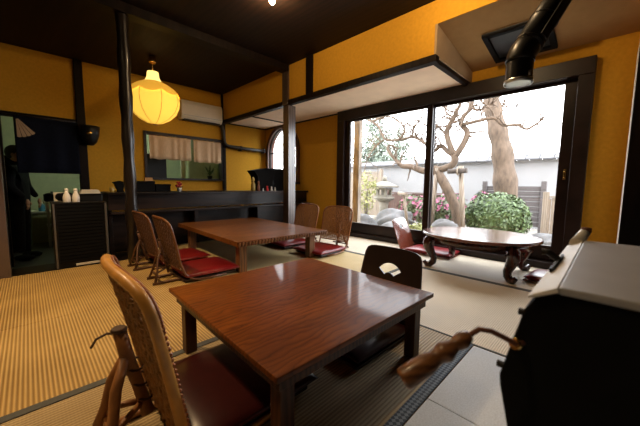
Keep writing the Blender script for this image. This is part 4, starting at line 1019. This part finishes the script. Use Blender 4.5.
for k, (u, v, X, lab) in enumerate(((376, 140, 12.5, 'pale conifer rising behind the board fence'), (400, 148, 18, 'pale loose tree rising behind the garden wall'))):
    q = px(u, v, X); z = q.z-GZ
    bush('conifer', lab, 'tree', (X, q.y, GZ), [(0, 0, z, .9, .9, 1.0), (0, .5, z-.9, .9, .9, .8), (0, -.3, z-1.2, 1.0, 1.0, .8), (0, .1, z+.9, .5, .5, .6)], 3800, .085, 'leafp', shell=.05)
# crooked tree
TX = 6.5
ctree = thing('crooked_tree', 'crooked bare garden tree with twisting pale branches', 'tree', (0, 0, 0))
def trace(pts, X, r0, r1, dx=0.0, rs=random.Random(3)):
    out = []
    n = len(pts)
    for i, p in enumerate(pts): out.append(px(p[0], p[1], X+dx*i/max(1, n-1)))
    # smooth (Catmull-Rom)
    res = []
    for i in range(n-1):
        p0, p1, p2, p3 = out[max(i-1, 0)], out[i], out[i+1], out[min(i+2, n-1)]
        for k in range(4):
            t_ = k/4; res.append(.5*((2*p1)+(p2-p0)*t_+(2*p0-5*p1+4*p2-p3)*t_*t_+(3*p1-p0-3*p2+p3)*t_**3))
    res.append(out[-1]); m = len(res)
    return res, [r0+(r1-r0)*i/(m-1) for i in range(m)]
tr = MB()
def limb(pts, r0, r1, dx=0.0, X=None, twigs=0, mb=None):
    p, r = trace(pts, X or TX, r0, r1, dx); (mb or tr).tube(p, r, 8)
    rs = random.Random(int(pts[0][0]*13+pts[0][1]))
    for k in range(int(twigs*2.2)):
        i = rs.randrange(len(p)//5, len(p)); d = Vector((rs.uniform(-.6, .6), rs.uniform(-1, 1), rs.uniform(-.25, .9))).normalized(); L_ = rs.uniform(.2, .75); q = [p[i]]
        for s in range(5):
            d = (d+Vector((rs.uniform(-.6, .6), rs.uniform(-.7, .7), rs.uniform(-.5, .6)))).normalized(); q.append(q[-1]+d*L_/5)
        (mb or tr).tube(q, [max(.015, r[i]*.45)*(1-.7*s/5) for s in range(6)], 5)
limb([(459, 230), (457.5, 218), (455, 207), (450, 195), (444.5, 184), (439, 175), (434, 168)], .12, .10)
part(tr, 'trunk', 'bark', ctree); tr = MB()
limb([(434, 168), (424, 171), (411, 166.5), (402, 166), (396, 160), (388, 150), (390, 145), (396, 148)], .085, .02, .3, twigs=6)
limb([(438, 170), (446, 168), (452, 165), (455, 160), (454, 155)], .075, .075)
limb([(454, 156), (447, 136), (449, 126), (454, 117), (457, 110), (460, 104), (459, 92)], .07, .025, -.3, twigs=8)
limb([(455, 157), (465, 141), (467, 131), (461, 124), (464, 116), (471, 108), (473, 100), (479, 92)], .07, .028, .3, twigs=8)
limb([(453, 155), (448, 152), (441, 146), (434, 151), (428, 146), (420, 140), (412, 137), (399, 140), (385, 139), (378, 126), (368, 120)], .055, .024, .4, twigs=16)
limb([(462, 125), (478, 121), (494, 118), (503, 125), (518, 125), (527, 129), (540, 121.5)], .040, .020, .2, twigs=9)
limb([(412, 137), (414, 127), (421, 119), (422, 108), (418, 100)], .030, .010, -.2, twigs=8)
limb([(399, 140), (405, 130), (398, 121), (386, 116), (372, 122)], .030, .018, .2, twigs=10)
limb([(385, 139), (376, 146), (368, 158), (364, 172)], .022, .010, -.1, twigs=4)
limb([(447, 136), (440, 128), (434, 126), (430, 118), (436, 108), (443, 103)], .03, .010, .2, twigs=8)
limb([(454, 117), (447, 113), (443, 104), (438, 97)], .026, .008, .1, twigs=6)
limb([(471, 108), (480, 110), (488, 104), (497, 106)], .028, .016, .1, twigs=5)
limb([(441, 146), (438, 138), (431, 133), (425, 124)], .022, .008, 0, twigs=6)
part(tr, 'branches', 'bark', ctree)
# props of the crooked tree
def prop(label, a, b, X, r, cross=None):
    q0, q1 = px(*a, X), px(*b, X)
    t = thing('tree_prop', label, 'prop', (q1.x, q1.y, GZ)); o = Vector((q1.x, q1.y, GZ))
    q1 = Vector((q1.x, q1.y, GZ))
    part(MB().tube([q1-o, q0-o], r, 10), 'pole', 'postw', t)
    if cross:
        c0, c1 = px(*cross[0], X-.1), px(*cross[1], X-.1); part(MB().tube([c0-o, c1-o], .05, 10), 'crossbar', 'bark2', t)
        part(MB().tube([(c0.lerp(c1, .55)-o)+Vector((.07*cos(s_), .05*sin(s_)*0, .07*sin(s_))) for s_ in [2*pi*i/12 for i in range(12)]], .02, 6, closed=True), 'rope', 'postw', t)
prop('upright wooden prop with crossbar holding the crooked tree', (461, 166), (464, 224), 6.25, .05, ((448, 171.5), (467, 170.5)))
prop('slanting pole prop beside the window mullion under the crooked tree', (437, 168), (431, 222), 6.45, .045)
# thick trunk
bt = thing('thick_tree', 'thick pale-barked tree trunk cut off above the garden wall', 'tree', (0, 0, 0))
tr2 = MB(); p, r = trace([(508, 235), (506, 195), (504, 170), (501.5, 148), (497.5, 130), (493.5, 112), (491, 98)], 8.0, .27, .17); r = [a_*(1+.08*sin(i*1.3)) for i, a_ in enumerate(r)]
tr2.tube(p, r, 14); part(tr2, 'trunk', 'bark', bt)
tr2 = MB()
limb([(497, 112), (494, 98), (497, 86)], .07, .04, 0, 8.0, 2, tr2)
limb([(496, 108), (503, 105), (506, 97)], .03, .012, 0, 8.0, 3, tr2)
limb([(500, 106), (508, 107), (517, 107)], .02, .008, 0, 8.0, 3, tr2)
part(tr2, 'branches', 'bark', bt)
